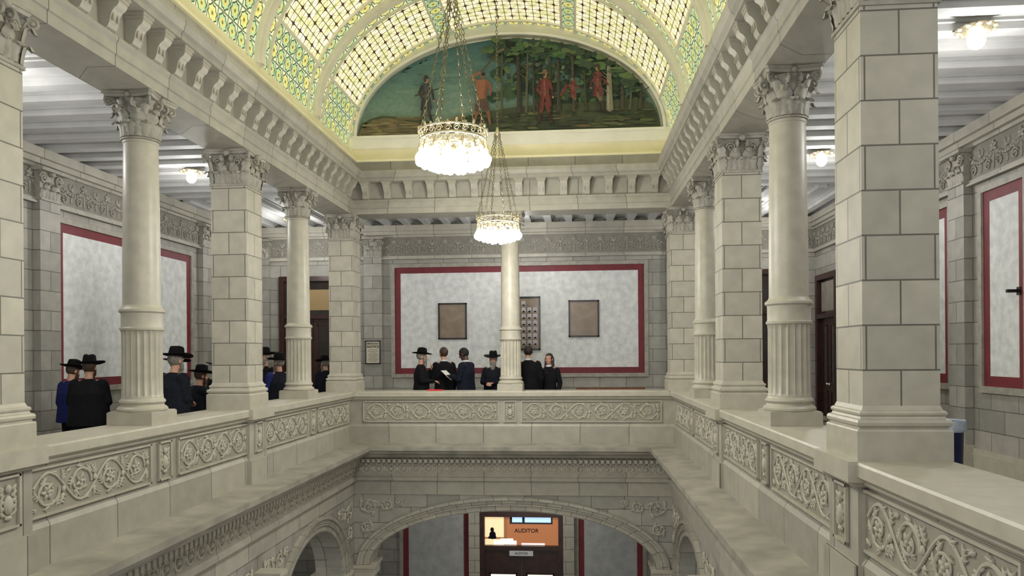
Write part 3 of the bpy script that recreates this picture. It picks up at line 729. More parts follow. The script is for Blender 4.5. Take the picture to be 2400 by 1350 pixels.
def longbar(b,s,y0,y1,w,din):
    Pi,Qi,Po,Qo=E(s-w/2,-din),E(s+w/2,-din),E(s-w/2,.02),E(s+w/2,.02)
    v=[(Pi[0],y0,Pi[1]),(Pi[0],y1,Pi[1]),(Qi[0],y1,Qi[1]),(Qi[0],y0,Qi[1]),(Po[0],y0,Po[1]),(Po[0],y1,Po[1]),(Qo[0],y1,Qo[1]),(Qo[0],y0,Qo[1])]
    b.add((v,[(0,1,2,3),(0,4,5,1),(3,7,6,2)]))
for i in range(6):
    y0,y1=RY[i],RY[i+1]; wb=B()
    e0=y0+.09; e1=y1-(.09 if i<5 else 0)
    ym0,ym1=e0+bsz,e1-bsz
    for j,kd in enumerate(kinds):
        s0,s1=br_s[j],br_s[j+1]; n=6 if kd=='b' else 18
        if kd in 'bB':
            cn=round((ym1-ym0)/bsz); rows=1 if kd=='b' else 3; strip(wb,s0,s1,ym0,ym1,1,lambda s,y:((y-ym0)/(ym1-ym0)*cn,(s-s0)/(s1-s0)*rows),n)
        else:
            cs=2*round(g/.135/2); cy=2*round((ym1-ym0)/.135/2); strip(wb,s0,s1,ym0,ym1,0,lambda s,y:((s-s0)/(s1-s0)*cs,(y-ym0)/(ym1-ym0)*cy),n)
    cs=round(TOT/bsz)
    strip(wb,0,TOT,e0,ym0,1,lambda s,y:(s/TOT*cs,(y-e0)/(ym0-e0)),60)
    strip(wb,0,TOT,ym1,e1,1,lambda s,y:(s/TOT*cs,(y-ym1)/(e1-ym1)),60)
    struct('window_%d'%(i+1),wb,[GRID,BORD],'backlit stained glass vault bay with cream grid and green borders','stained glass window')
    rb=B(); arcbar(rb,0,TOT,y0-.10,y0+.10,.06,60); arcbar(rb,0,TOT,y0-.05,y0+.05,.10,60)
    for ya in (ym0,ym1): arcbar(rb,0,TOT,ya-.02,ya+.02,.04,60)
    for s in br_s[1:-1]: longbar(rb,s,y0,y1,.04,.04)
    struct(trimname(),rb,CREAM,'cream painted ribs framing a stained glass bay','trim')
LA,LB,LZ=2.87,1.81,5.85
eb=B(); n=48
def ring(b,a0,b0,a1,b1,z0,y0,y1):
    v=[]
    for k in range(n+1):
        t=math.pi*k/n; c,s=math.cos(t),math.sin(t)
        v+=[(XC-a0*c,y0,z0+b0*s),(XC-a1*c,y0,z0+b1*s),(XC-a0*c,y1,z0+b0*s)]
    f=[]
    for k in range(n): o=3*k; f+=[(o,o+3,o+4,o+1),(o,o+2,o+5,o+3)]
    b.add((v,f))
ring(eb,LA,LB,LA+.3,LB+.35,LZ,13.90,14.0); ring(eb,LA,LB,LA+.05,LB+.05,LZ,13.86,14.0)
eb.add(box(XL-.1,XR+.1,13.90,14.05,5.62,LZ)); eb.add(box(XL,XR,13.86,13.92,LZ-.05,LZ))
struct(trimname(),eb,WHITEP,'ivory moulded arch framing the painted lunette','trim',smooth=True)
struct('wall_lunette',B().add(box(XL-.4,XR+.4,14.0,14.2,5.3,8.4)),CREAM,'cream end wall closing the vault','wall')
# ---------------- mural
MC=[]; mv=[];mf=[];lay=[0]
def mp(u,v): return (XC-.02+(u-1196.5)*.00812, LZ+(308-v)*.00778)
def shape(pts,col):
    lay[0]+=1; y=13.985-lay[0]*.0002; o=len(mv)
    for u,v in pts: x,z=mp(u,v); mv.append((x,y,z))
    mf.append(tuple(range(o,o+len(pts)))); MC.append(lin(col))
def inside(u,v): 
    return ((u-1196.5)/352)**2+((308-v)/229)**2<.985 and v<309
def blob(u,v,ru,rv,col,n=12,j=.25):
    pts=[]
    for k in range(n):
        a=2*math.pi*k/n; r=1+random.uniform(-j,j); pu,pv=u+ru*r*math.cos(a),v+rv*r*math.sin(a)
        q=0
        while not inside(pu,pv) and q<30: pu=pu+(1196-pu)*.05; pv=pv+(230-pv)*.05 if pv<308 else 306; q+=1
        pts.append((pu,pv))
    shape(pts,col)
def limb(p,q,r0,r1,col):
    d=Vector((q[0]-p[0],q[1]-p[1]))
    if d.length<.1: return
    d.normalize(); nx,ny=-d.y,d.x
    pts=[(p[0]+nx*r0,p[1]+ny*r0),(p[0]-d.x*r0*.6,p[1]-d.y*r0*.6),(p[0]-nx*r0,p[1]-ny*r0),(q[0]-nx*r1,q[1]-ny*r1),(q[0]+d.x*r1*.7,q[1]+d.y*r1*.7),(q[0]+nx*r1,q[1]+ny*r1)]
    shape(pts,col)
def jit(c,k=5): return tuple(max(0,min(255,x+random.uniform(-k,k))) for x in c)
K=20
for k in range(K):
    v0=80+(308-80)*k/K; v1=80+(308-80)*(k+1)/K; t=k/(K-1)
    A_,C_=(62,98,98),(128,150,130); c=tuple(A_[i]*(1-t)+C_[i]*t for i in range(3))
    w=lambda v: 352*math.sqrt(max(0,1-((308-v)/229)**2))
    a0,a1=w(v0),w(v1)
    lay[0]=1; shape([(1196.5-a0,v0),(1196.5+a0,v0),(1196.5+a1,v1),(1196.5-a1,v1)],c)
lay[0]=3
def skyc(v): t=(v-80)/228; return (62*(1-t)+134*t,98*(1-t)+154*t,98*(1-t)+134*t)
for k in range(40):
    v=random.uniform(110,262); blob(random.uniform(890,1180),v,random.uniform(14,46),random.uniform(4,12),jit(skyc(v+random.uniform(-30,30)),3))
for k in range(110):
    u=random.uniform(1168,1548); v=random.uniform(96,246); r=random.uniform(8,26)
    blob(u,v,r,r*.75,jit(random.choice([(40,58,42),(48,70,48),(58,84,56),(32,48,36),(68,92,62),(44,64,48)]),4),n=14,j=.35)
for k in range(40): blob(random.uniform(1205,1500),random.uniform(120,225),random.uniform(3,8),random.uniform(3,8),jit((104,130,108),10),n=8)
for k in range(160):
    u=random.uniform(1172,1535); v=random.uniform(98,238); blob(u,v,random.uniform(3,9),random.uniform(2,6),jit(random.choice([(70,96,58),(36,52,38),(88,110,66),(54,78,52)]),6),n=7,j=.4)
shape([(846,307),(856,278),(880,264),(905,258),(940,262),(985,272),(1040,280),(1090,272),(1140,258),(1220,248),(1330,244),(1430,240),(1500,236),(1528,250),(1540,275),(1546,307)],(62,70,46))
shape([(846,307),(858,282),(884,268),(915,264),(960,272),(1010,284),(1060,290),(1110,307)],(108,96,68))
for k in range(180):
    u=random.uniform(860,1535); v=random.uniform(262,305); cc=random.choice([(116,102,70),(92,84,58),(130,116,82)]) if u<1090 else random.choice([(70,78,48),(52,62,40),(88,88,56),(44,52,36)])
    blob(u,v,random.uniform(6,24),random.uniform(1.2,4),jit(cc,5),n=9)
for u,w_,c in ((1186,3,(70,66,50)),(1228,6,(44,40,32)),(1262,3,(54,50,40)),(1318,5,(50,46,36)),(1352,4,(64,60,46)),(1380,3,(48,46,36)),(1433,8,(124,118,98)),(1462,5,(52,50,38)),(1478,3,(74,70,54)),(1502,5,(50,46,36)),(1243,3,(78,74,56)),(1300,3,(42,40,32)),(1410,4,(46,44,34))):
    top=max(108,308-229*math.sqrt(max(0,1-((u-1196.5)/352)**2))+10); tu=u+random.uniform(-8,8); limb((u,264),(tu,top),w_,w_*.5,c)
    limb((u-w_*.4,262),(tu-w_*.2,top+4),w_*.3,w_*.15,tuple(x+22 for x in c))
    for q in range(4): vv=random.uniform(top,top+70); limb((u,vv+15),(u+random.uniform(-25,25),vv),1.4,.6,c)
for k in range(120):
    u=random.uniform(1150,1500); a=308-229*math.sqrt(max(0,1-((u-1196.5)/352)**2)); blob(u,a+random.uniform(8,46),random.uniform(5,15),random.uniform(3,8),jit(random.choice([(50,74,50),(64,92,56),(40,60,44),(82,104,62)]),5),n=9,j=.4)
def soldier(u,v,s,coat,legs,d=1,hat=(96,70,46),skin=(160,118,88),lean=0):
    dk=tuple(x*.7 for x in coat)
    limb((u-4*s,v+58*s),(u-9*s*d,v+82*s),4.6*s,3.4*s,legs); limb((u-9*s*d,v+80*s),(u-11*s*d,v+102*s),3.2*s,2.6*s,tuple(x*.5 for x in legs))
    limb((u+4*s,v+58*s),(u+8*s,v+82*s),4.6*s,3.4*s,legs); limb((u+8*s,v+80*s),(u+13*s,v+100*s),3.2*s,2.6*s,tuple(x*.5 for x in legs))
    limb((u-11*s*d,v+101*s),(u-17*s*d,v+104*s),2.6*s,2*s,(34,27,22)); limb((u+13*s,v+100*s),(u+19*s,v+103*s),2.6*s,2*s,(34,27,22))
    shape([(u-4*s+lean,v+8*s),(u-10*s+lean,v+12*s),(u-9*s,v+34*s),(u-13*s,v+68*s),(u-4*s,v+70*s),(u,v+48*s),(u+4*s,v+70*s),(u+13*s,v+66*s),(u+8*s,v+34*s),(u+9*s+lean,v+12*s),(u+4*s+lean,v+8*s)],coat)
    shape([(u-9*s,v+34*s),(u-13*s,v+68*s),(u-8*s,v+69*s),(u-5*s,v+36*s)],dk)
    limb((u-1+lean,v+12*s),(u,v+44*s),2*s,2*s,tuple(min(255,c+26) for c in coat)); limb((u-8*s,v+37*s),(u+8*s,v+37*s),1.4*s,1.4*s,(90,78,60))
    limb((u-9*s+lean,v+14*s),(u-15*s*d,v+30*s),3.6*s,2.8*s,dk); limb((u-15*s*d,v+30*s),(u-16*s*d+8*s,v+42*s),2.8*s,2.2*s,coat)
    limb((u+8*s+lean,v+14*s),(u+14*s*d,v+32*s),3.6*s,2.8*s,coat); limb((u+14*s*d,v+32*s),(u+16*s*d,v+46*s),2.6*s,2*s,dk); blob(u+16*s*d,v+48*s,2.3*s,2.3*s,skin,8,.05)
    blob(u+lean,v+2*s,4.4*s,6*s,skin,12,.03); blob(u+lean-2*s*d,v+1*s,3*s,5*s,(60,46,36),8,.1)
    shape([(u-8*s+lean,v-2*s),(u+8*s+lean,v-2*s),(u+4.5*s+lean,v-5*s),(u+3*s+lean,v-10*s),(u-3*s+lean,v-10*s),(u-4*s+lean,v-5*s)],hat)
soldier(1012,178,1.08,(50,54,58),(60,56,54),1,(40,36,34))
limb((985,216),(1050,198),1.6,1.2,(60,44,30))
limb((1136,240),(1128,266),5,4,(126,80,56)); limb((1128,266),(1122,292),3.6,2.4,(126,80,56)); limb((1146,240),(1156,264),5,4,(126,80,56)); limb((1156,264),(1160,290),3.6,2.4,(126,80,56))
shape([(1127,188),(1134,183),(1150,182),(1157,188),(1154,212),(1150,234),(1131,234),(1129,212)],(144,92,68)); shape([(1150,186),(1157,188),(1154,212),(1150,234),(1146,234)],(118,74,54)); shape([(1128,230),(1153,228),(1158,256),(1148,262),(1142,250),(1134,262),(1124,256)],(84,62,52))
limb((1129,188),(1119,176),4.4,3.6,(138,88,64)); limb((1119,176),(1140,164),3.6,2.6,(138,88,64)); limb((1155,189),(1163,205),4,3,(128,80,58)); limb((1163,205),(1160,222),3,2.2,(128,80,58))
blob(1143,175,4.6,6,(134,84,60),10,.03); blob(1145,170,5,4.4,(28,22,20),10,.1); limb((1140,164),(1188,112),1.6,1.4,(80,56,38)); limb((1180,118),(1192,112),2.6,2.6,(100,94,80))
soldier(1286,176,1.15,(104,44,40),(98,48,42),1,(120,96,66)); limb((1266,238),(1272,286),1.4,1,(70,50,36))
soldier(1350,188,.66,(108,46,40),(98,82,60),-1,(50,44,36)); limb((1336,204),(1322,228),3.6,2.6,(104,44,38)); soldier(1406,166,.98,(100,46,42),(102,86,64),-1,(60,46,34))
mme=bpy.data.meshes.new('mural'); mme.from_pydata(mv,[],mf); mme.update()
ca=mme.color_attributes.new('paint','FLOAT_COLOR','CORNER'); dat=[]
for p,c in zip(mme.polygons,MC): dat+=list(c)*p.loop_total
ca.data.foreach_set('color',dat)
m,nt,bs_=newmat('oil_painting'); at=N(nt,'ShaderNodeVertexColor'); at.layer_name='paint'
no=N(nt,'ShaderNodeTexNoise'); no.inputs['Scale'].default_value=14; no.inputs['Detail'].default_value=8; tc=N(nt,'ShaderNodeTexCoord'); nt.links.new(tc.outputs['Object'],no.inputs['Vector'])
mr=N(nt,'ShaderNodeMapRange'); mr.inputs[1].default_value=.3; mr.inputs[2].default_value=.7; mr.inputs[3].default_value=.85; mr.inputs[4].default_value=1.12; nt.links.new(no.outputs['Fac'],mr.inputs[0])
vm=N(nt,'ShaderNodeVectorMath',operation='SCALE'); nt.links.new(at.outputs['Color'],vm.inputs[0]); nt.links.new(mr.outputs[0],vm.inputs['Scale']); nt.links.new(vm.outputs[0],bs_.inputs['Base Color']); bs_.inputs['Roughness'].default_value=.6
mme.materials.append(m); mo=bpy.data.objects.new('mural',mme); COL.objects.link(mo)
mo['label']='arched oil painting of red-coated soldiers and hunters in a forest'; mo['category']='mural'
# ---------------- chandelier
def chain(p0,p1,step=.05,w=.014,wire=.0042):
    p0=Vector(p0);p1=Vector(p1); d=(p1-p0); L=d.length; n=int(L/step); d.normalize(); b=B()
    q=Vector((0,0,1)).rotation_difference(d).to_matrix().to_4x4()
    for i in range(n):
        M=Matrix.Translation(p0+d*(i+.5)*(L/n))@q@Matrix.Rotation((i%2)*math.pi/2,4,'Z')
        b.add(xf(tube([(w*math.cos(a),0,(step*.62)*math.sin(a)) for a in np.linspace(0,2*math.pi,11)[:-1]],wire,5,closed=True),M))
    return b
ch=empty('chandelier',(XC,7.5,3.5),label='ornate gilt ring chandelier with clustered bare bulbs on long chains',category='chandelier',group='hanging chandeliers')
R=.33
b=B()
for z,r,t in ((.45,R+.02,.010),(.37,R,.011),(.29,R-.01,.010)): b.add(tube([(r*math.cos(a),r*math.sin(a),z) for a in np.linspace(0,2*math.pi,49)[:-1]],t,8,closed=True))
for k in range(24):
    a=2*math.pi*k/24; c,s=math.cos(a),math.sin(a); M=Matrix.Rotation(a+math.pi/2,4,'Z')
    for zc,sg in ((.41,1),(.33,-1)):
        pts=[]
        for q in range(12): t=q/11; r=.036*(1-.7*t); an=t*3*math.pi; pts.append((r*math.cos(an),0,sg*r*math.sin(an)))
        b.add(xf(tube(pts,.0045,5),Matrix.Translation((R*1.02*c,R*1.02*s,zc))@M))
    b.add(ell((R*1.05*c,R*1.05*s,.46+.02*(k%2)),(.013,.013,.024),6,5))
for k in range(6):
    a=math.pi*k/3; b.add(tube([(R*math.cos(a),R*math.sin(a),.30),(R*.6*math.cos(a),R*.6*math.sin(a),.27),(0,0,.26)],.010,6))
b.add(lathe([(.02,.16),(.04,.18),(.055,.22),(.05,.27),(.02,.32)],16))
obj('gilt_ring',b,GOLD,ch,smooth=True,ang=60)
bulbs=[(R*1.04,k*2*math.pi/16,.17) for k in range(16)]+[(R*.72,k*2*math.pi/11+.15,.13) for k in range(11)]+[(R*.36,k*2*math.pi/5,.10) for k in range(5)]
bm=None
for r,a,z in bulbs:
    x,y=r*math.cos(a),r*math.sin(a)
    if bm is None:
        bm=obj('bulb',B().add(lathe([(.004,-.055),(.026,-.046),(.042,-.024),(.048,0),(.042,.022),(.024,.048),(.013,.062)],14)),BULB,ch,loc=(x,y,z),smooth=True,ang=180)
    else: o=bm.copy(); COL.objects.link(o); o.parent=ch; o.location=(x,y,z)
sk=None
for r,a,z in bulbs:
    x,y=r*math.cos(a),r*math.sin(a)
    if sk is None: sk=obj('bulb_socket',B().add(lathe([(.014,.055),(.02,.06),(.022,.09),(.024,.10),(.012,.12),(.010,.15)],10)),GOLD,ch,loc=(x,y,z),smooth=True)
    else: o=sk.copy(); COL.objects.link(o); o.parent=ch; o.location=(x,y,z)
for k in range(6):
    a=math.pi*k/3+.3; obj('chain',chain((R*math.cos(a),R*math.sin(a),.46),(.035*math.cos(a),.035*math.sin(a),1.80)),CHAINM,ch,smooth=True)
obj('chain_hub',B().add(lathe([(.01,1.76),(.05,1.78),(.06,1.81),(.03,1.85),(.015,1.92)],16)),GOLD,ch,smooth=True)
obj('suspension_chain',chain((0,0,1.92),(0,0,4.36),.058,.016,.005),CHAINM,ch,smooth=True)
obj('ceiling_rose',B().add(lathe([(.03,4.22),(.1,4.30),(.12,4.35)],16)),GOLD,ch,smooth=True)
dup(ch,(XC,12.0,3.44))
# ---------------- ceiling lamps
cl=empty('ceiling_lamp',(-6.3,11.92,CEIL-.10),label='gilt rosette ceiling lamp with a bare bulb',category='ceiling lamp',group='gallery ceiling lamps')
b=B().add(lathe([(.05,-.09),(.09,-.08),(.14,-.05),(.16,-.02),(.13,0)],24))
for k in range(10):
    a=k*math.pi/5; b.add(ell((.16*math.cos(a),.16*math.sin(a),-.035),(.035,.035,.018),8,5))
obj('gilt_rosette',b,GOLD,cl,smooth=True)
obj('bulb',B().add(ell((0,0,-.14),(.08,.08,.085),16,10)),BULB,cl,smooth=True,ang=180)
LP=[(-6.3,11.92),(-6.3,16.3),(-6.3,7.46),(3.85,7.46),(3.85,11.92),(3.85,16.3),(-1.2,16.2),(-6.3,3.0),(3.85,3.0)]
for x,y in LP[1:7]: dup(cl,(x,y,CEIL-.10))
def light(x,y,z,e,r,c=(1,.95,.87)):
    l=bpy.data.lights.new('point_light','POINT'); l.energy=e; l.shadow_soft_size=r; l.color=c
    o=bpy.data.objects.new('point_light',l); COL.objects.link(o); o.location=(x,y,z)
for x,y in LP: light(x,y,CEIL-.85,52,.12,(1,.99,.97))
for y in (7.5,12.0,3.0): light(XC,y,3.25,130,.25,(1,.98,.94))
light(XC,16,-1.0,70,.1,(1,.98,.95)); light(-6.2,12,-1.0,50,.1,(1,.98,.95)); light(3.8,12,-1.0,50,.1,(1,.98,.95)); light(XC,9,-3.2,90,.5,(1,.98,.95))  # fill lights added to brighten the lower storey, no lamp fixtures at these spots
# ---------------- furniture
def bench():
    p=empty('wooden_bench',(.85,17.25,0),math.pi,label='low wooden bench against the end wall',category='bench')
    obj('seat',B().add(box(-.8,.8,-.2,.22,.42,.46)),WOODL,p)
    b=B().add(box(-.8,.8,-.27,-.23,.82,.905)).add(box(-.8,.8,-.27,-.23,.52,.58))
    for k in range(15): x=-.76+k*.108; b.add(box(x-.015,x+.015,-.265,-.235,.46,.88))
    obj('backrest',b,WOODL,p)
    for x in (-.76,.76):
        for y in (-.25,.18): obj('leg',B().add(tube([(x,y,0),(x,y,.43)],[.022,.03],8)),WOODL,p)
bench()
def chair(x,y,rz):
    p=empty('wooden_armchair',(x,y,0),rz,label='oak armchair with slatted back standing in the gallery',category='chair')
    obj('seat',B().add(box(-.25,.25,-.24,.24,.42,.46)),WOODL,p)
    b=B().add(box(-.26,.26,-.27,-.23,.86,.95))
    for k in range(5): xx=-.18+k*.09; b.add(box(xx-.018,xx+.018,-.26,-.24,.46,.87))
    obj('backrest',b,WOODL,p)
    for xx in (-.24,.24):
        obj('leg',B().add(tube([(xx,-.25,0),(xx,-.25,.9)],[.02,.022],8)),WOODL,p); obj('leg',B().add(tube([(xx,.22,0),(xx,.22,.66)],[.02,.022],8)),WOODL,p)
        obj('armrest',B().add(box(xx-.035,xx+.035,-.26,.27,.66,.70)),WOODL,p)
chair(3.38,9.9,math.pi/2+.3)
bn=empty('trash_bin',(3.95,8.3,0),label='blue plastic bin lined with a white plastic bag',category='bin')
obj('bin_body',B().add(lathe([(.13,0),(.14,.02),(.165,.9),(.178,.92),(.178,.95),(.15,.95),(.13,.05)],28,cap=False)),BINB,bn,smooth=True)
obj('bin_liner',B().add(lathe([(.155,.7),(.165,.965),(.185,.97),(.19,.95),(.188,.90),(.192,.87),(.186,.85)],28,mod=lambda a,j:1+.025*math.sin(a*9+j),cap=False)),LINER,bn,smooth=True)
obj('red_folder',B().add(box(-.15,.15,-.1,.1,0,.02)).add(box(-.15,.15,-.1,-.09,.02,.03)),REDC,loc=(-2.68,14.36,1.0),rz=.1,label='red folder lying on the parapet rail',category='folder')
wbk=empty('wall_bracket',(WXR,9.86,2.45),math.pi/2,label='small black metal bracket fixed to the wall panel',category='bracket')
obj('bracket_arm',B().add(box(-.02,.02,0,.17,-.02,.02)),BLKF,wbk); obj('bracket_plate',B().add(box(-.04,.04,.016,.03,-.05,.05)),BLKF,wbk)
# ---------------- people
def remesh(prims,vox,name,smooth=3):
    b=B()
    for p in prims: b.add(p)
    me=bpy.data.meshes.new(name); me.from_pydata(b.v,[],b.f); me.update()
    o=bpy.data.objects.new(name+'_tmp',me); COL.objects.link(o)
    m=o.modifiers.new('r','REMESH'); m.mode='VOXEL'; m.voxel_size=vox; m.use_smooth_shade=True
    if smooth: s=o.modifiers.new('s','SMOOTH'); s.factor=.5; s.iterations=smooth
    bpy.context.view_layer.update()
    out=bpy.data.meshes.new_from_object(o.evaluated_get(bpy.context.evaluated_depsgraph_get()))
    bpy.data.objects.remove(o); bpy.data.meshes.remove(me); out.name=name; return out
def rings(L,n=24):
    v=[];f=[]
    for z,rx,ry,cy in L:
        for i in range(n): a=2*math.pi*i/n; v.append((rx*math.cos(a),cy+ry*math.sin(a),z))
    for j in range(len(L)-1):
        for i in range(n): k=(i+1)%n; f.append((j*n+i,j*n+k,(j+1)*n+k,(j+1)*n+i))
    f.append(tuple(range(n))[::-1]); f.append(tuple((len(L)-1)*n+i for i in range(n))); return v,f
ARMS={'down':((.245,-.03,1.13),(.25,.07,.88)),'fold':((.25,.0,1.15),(.06,.25,1.14)),'hold':((.235,.03,1.14),(.10,.30,1.20)),'reach':((.27,.2,1.22),(.24,.46,1.14)),'chin':((.22,.12,1.16),(.05,.2,1.38))}
def person(x,y,face,H,label,coat=BLACKC,hem=.82,la='down',ra='down',lean=0,hyaw=0,hpitch=0,hat=False,beard=None,hair=DHAIR,skin=SKIN,bulk=1.0,long_hair=False,trous=BLACKC,vest=None,paper=False):
    k=H/1.75
    P=empty('person',(x,y,0),math.radians(face),label=label,category='person')
    Ml=Matrix.Translation((0,0,.98))@Matrix.Rotation(-math.radians(lean),4,'X')@Matrix.Translation((0,0,-.98))
    Mh=Ml@Matrix.Translation((0,0,1.53))@Matrix.Rotation(math.radians(hyaw),4,'Z')@Matrix.Rotation(-math.radians(hpitch),4,'X')@Matrix.Translation((0,0,-1.53))
    Sc=Matrix.Scale(k,4)
    def U(p): return xf(p,Sc@Ml)
    def Hd(p): return xf(p,Sc@Mh)
    def Lg(p): return xf(p,Sc)
    body=[U(ell((0,0,.97),(.155*bulk,.11,.13))),U(ell((0,.01,1.10),(.14*bulk,.105,.15))),U(ell((0,0,1.30),(.165,.115,.17))),U(capsule((-.14,-.01,1.415),(.14,-.01,1.415),.055,.055)),U(capsule((0,-.015,1.42),(0,.005,1.57),.056,.052))]
    body+=[Hd(ell((0,.0,1.66),(.076,.096,.095),20,14)),Hd(ell((0,.038,1.60),(.058,.058,.07),16,12)),Hd(ell((0,.07,1.555),(.028,.026,.022))),Hd(capsule((0,.094,1.655),(0,.116,1.618),.009,.014,8)),Hd(capsule((-.045,.078,1.672),(.045,.078,1.672),.013,.013,8)),Hd(ell((-.078,.0,1.635),(.012,.022,.034))),Hd(ell((.078,.0,1.635),(.012,.022,.034))),Hd(ell((-.04,.07,1.61),(.022,.02,.02))),Hd(ell((.04,.07,1.61),(.022,.02,.02)))]
    sleeves=[]
    for s,nm in ((-1,la),(1,ra)):
        e,w=ARMS[nm]; e=Vector((s*e[0],e[1],e[2])); w=Vector((s*w[0],w[1],w[2])); sh=Vector((s*.18,-.01,1.40))
        body+=[U(capsule(sh,e,.047,.038)),U(capsule(e,w,.037,.026))]
        sleeves+=[U(capsule(sh,e,.072*(.5+.5*bulk),.058)),U(capsule(e,w-(w-e).normalized()*.02,.057,.044))]
        d=(w-e).normalized(); pn=Vector((-s,0,0)) if nm in('down','reach') else Vector((0,-.3,-1)).normalized() if nm!='chin' else Vector((0,-1,0))
        side=d.cross(pn).normalized(); pn=side.cross(d).normalized()
        for o in (-.026,-.008,.010,.027): body.append(U(capsule(w,w+d*.085+side*o,.018,.0135,8)))
        for o,L in ((-.030,.072),(-.010,.084),(.010,.078),(.029,.06)):
            a=w+d*.085+side*o; b2=a+(d*.85+pn*.5).normalized()*L*.5; c2=b2+(d*.4+pn*.9).normalized()*L*.5
            body+=[U(capsule(a,b2,.0095,.009,8)),U(capsule(b2,c2,.009,.0075,8))]
        ta=w+d*.03-side*.02; tb=ta+(d*.6-side*.8+pn*.3).normalized()*.045; tc_=tb+(d*.9-side*.2+pn*.5).normalized()*.035
        body+=[U(capsule(ta,tb,.014,.011,8)),U(capsule(tb,tc_,.011,.009,8))]
    for s in (-1,1):
        body+=[Lg(capsule((s*.085,0,.93),(s*.10,.01,.50),.08,.055)),Lg(capsule((s*.10,.01,.50),(s*.105,-.02,.10),.052,.036)),Lg(capsule((s*.105,-.03,.06),(s*.12,.12,.035),.035,.028))]
    me=remesh(body,.0075,'body',2); me.materials.append(skin); o=bpy.data.objects.new('body',me); COL.objects.link(o); o.parent=P
    def part(nm,me,mat,**kw):
        me.materials.clear(); me.materials.append(mat); o=bpy.data.objects.new(nm,me); COL.objects.link(o); o.parent=P
        for a,b_ in kw.items(): o[a]=b_
        return o
    bk=bulk
    R=[(1.485,.062,.062,-.005),(1.465,.10,.075,-.01),(1.44,.17,.09,-.01),(1.39,.205,.112,-.01),(1.28,.205*(.5+.5*bk),.135*bk,.0),(1.12,.185*bk,.135*bk,.005),(.98,.195*bk,.145*bk,.0),(hem,.21*bk,.155*bk,0)]
    up_r=U(rings([r for r in R if r[0]>=.97]))
    lo=Lg(rings([r for r in R if r[0]<=1.0]+[]))
    if vest:
        part('vest',remesh([up_r,lo],.012,'vest'),vest); part('shirt_sleeves',remesh(sleeves+[U(rings([(1.48,.06,.06,-.005),(1.44,.155,.08,-.01),(1.38,.19,.10,-.01),(1.3,.19,.1,0)]))],.012,'shirt_sleeves'),coat)
    else: part('coat',remesh([up_r,lo]+sleeves,.012,'coat'),coat)
    tr=[Lg(ell((0,0,.95),(.165*bk,.125*bk,.12)))]
    for s in (-1,1): tr+=[Lg(capsule((s*.085,0,.90),(s*.10,.01,.50),.095,.075)),Lg(capsule((s*.10,.01,.50),(s*.105,-.015,.10),.075,.064))]
    part('trousers',remesh(tr,.014,'trousers'),trous)
    for s in (-1,1): part('shoe',remesh([Lg(capsule((s*.105,-.045,.055),(s*.12,.13,.042),.05,.042)),Lg(ell((s*.112,.04,.03),(.045,.14,.028)))],.012,'shoe'),BLKF)
    for s in (-1,1): obj('eye',B().add(Hd(ell((s*.03,.0865,1.648),(.011,.007,.007),10,6))),EYE,P,smooth=True)
    if not beard: obj('lips',B().add(Hd(ell((0,.092,1.583),(.022,.010,.008),10,6))),LIPS,P,smooth=True)
    if coat in (NAVY,BLACKC) and not vest and not hat: obj('shirt_collar',B().add(U(lathe([(.062,1.475),(.066,1.49),(.06,1.515),(.056,1.51)],20))),WHITEC,P,smooth=True)
    if paper:
        pb=B().add(box(-.105,.105,-.002,.002,-.14,.14)); M=Sc@Ml@Matrix.Translation((0,.40,1.22))@Matrix.Rotation(math.radians(-50),4,'X')
        obj('papers',B().add(xf((pb.v,pb.f),M)),PAPER,P,label='white sheets of paper held in the hands')
    hv,hf=ell((0,-.008,1.668),(.086,.103,.103),28,20)
    keep=[q for q in hf if not all((hv[i][1]>.045 and hv[i][2]<1.715) or hv[i][2]<1.585 or (hv[i][1]>-.0 and hv[i][2]<1.635) for i in q)]
    obj('hair',B().add(Hd((hv,keep))),hair if not hat else (beard or hair),P,smooth=True,ang=180)
    if long_hair:
        part('long_hair',remesh([Hd(ell((0,-.05,1.62),(.095,.07,.12))),Hd(capsule((-.075,-.02,1.66),(-.085,-.0,1.42),.03,.035)),Hd(capsule((.075,-.02,1.66),(.085,-.0,1.42),.03,.035)),Hd(capsule((0,-.07,1.6),(0,-.08,1.36),.07,.06))],.01,'long_hair'),hair)
    if beard:
        part('beard',remesh([Hd(ell((0,.07,1.56),(.062,.045,.05))),Hd(ell((0,.08,1.49),(.055,.04,.09))),Hd(capsule((-.066,.03,1.62),(-.045,.07,1.55),.02,.028)),Hd(capsule((.066,.03,1.62),(.045,.07,1.55),.02,.028)),Hd(capsule((-.03,.105,1.592),(.03,.105,1.592),.011,.011))],.008,'beard'),beard)
    if hat:
        n=36; pr=[(.001,.135),(.04,.137),(.07,.128),(.083,.11),(.09,.06),(.097,.012),(.13,.006),(.175,.006),(.2,.014),(.203,.006),(.175,-.003),(.12,-.004),(.09,0)]
        v,f=lathe(pr,n,cap=False)
        v=[(a*(.94 if math.hypot(a,b_)<.11 else 1),b_*(1.12 if math.hypot(a,b_)<.11 else 1.02),c+(.028*(abs(a)/.2)**2 if math.hypot(a,b_)>.12 else 0)-(.02*max(0,1-abs(a)/.04) if c>.125 else 0)) for a,b_,c in v]
        v=[(a,b_,c+1.70) for a,b_,c in v]
        obj('hat',B().add(Hd((v,f))),FELT,P,smooth=True,ang=60,label='wide-brimmed black felt hat')
    return P
person(-3.12,15.15,-75,1.77,'bearded person in black coat and wide-brimmed hat, hand raised',coat=BLACKC,hat=True,beard=GREYH,ra='fold',la='chin',bulk=1.15,hpitch=5)
person(-2.74,15.65,35,1.84,'young person with short brown hair in dark suit, turned away',coat=BLACKC,hair=BHAIR,la='hold',ra='down')
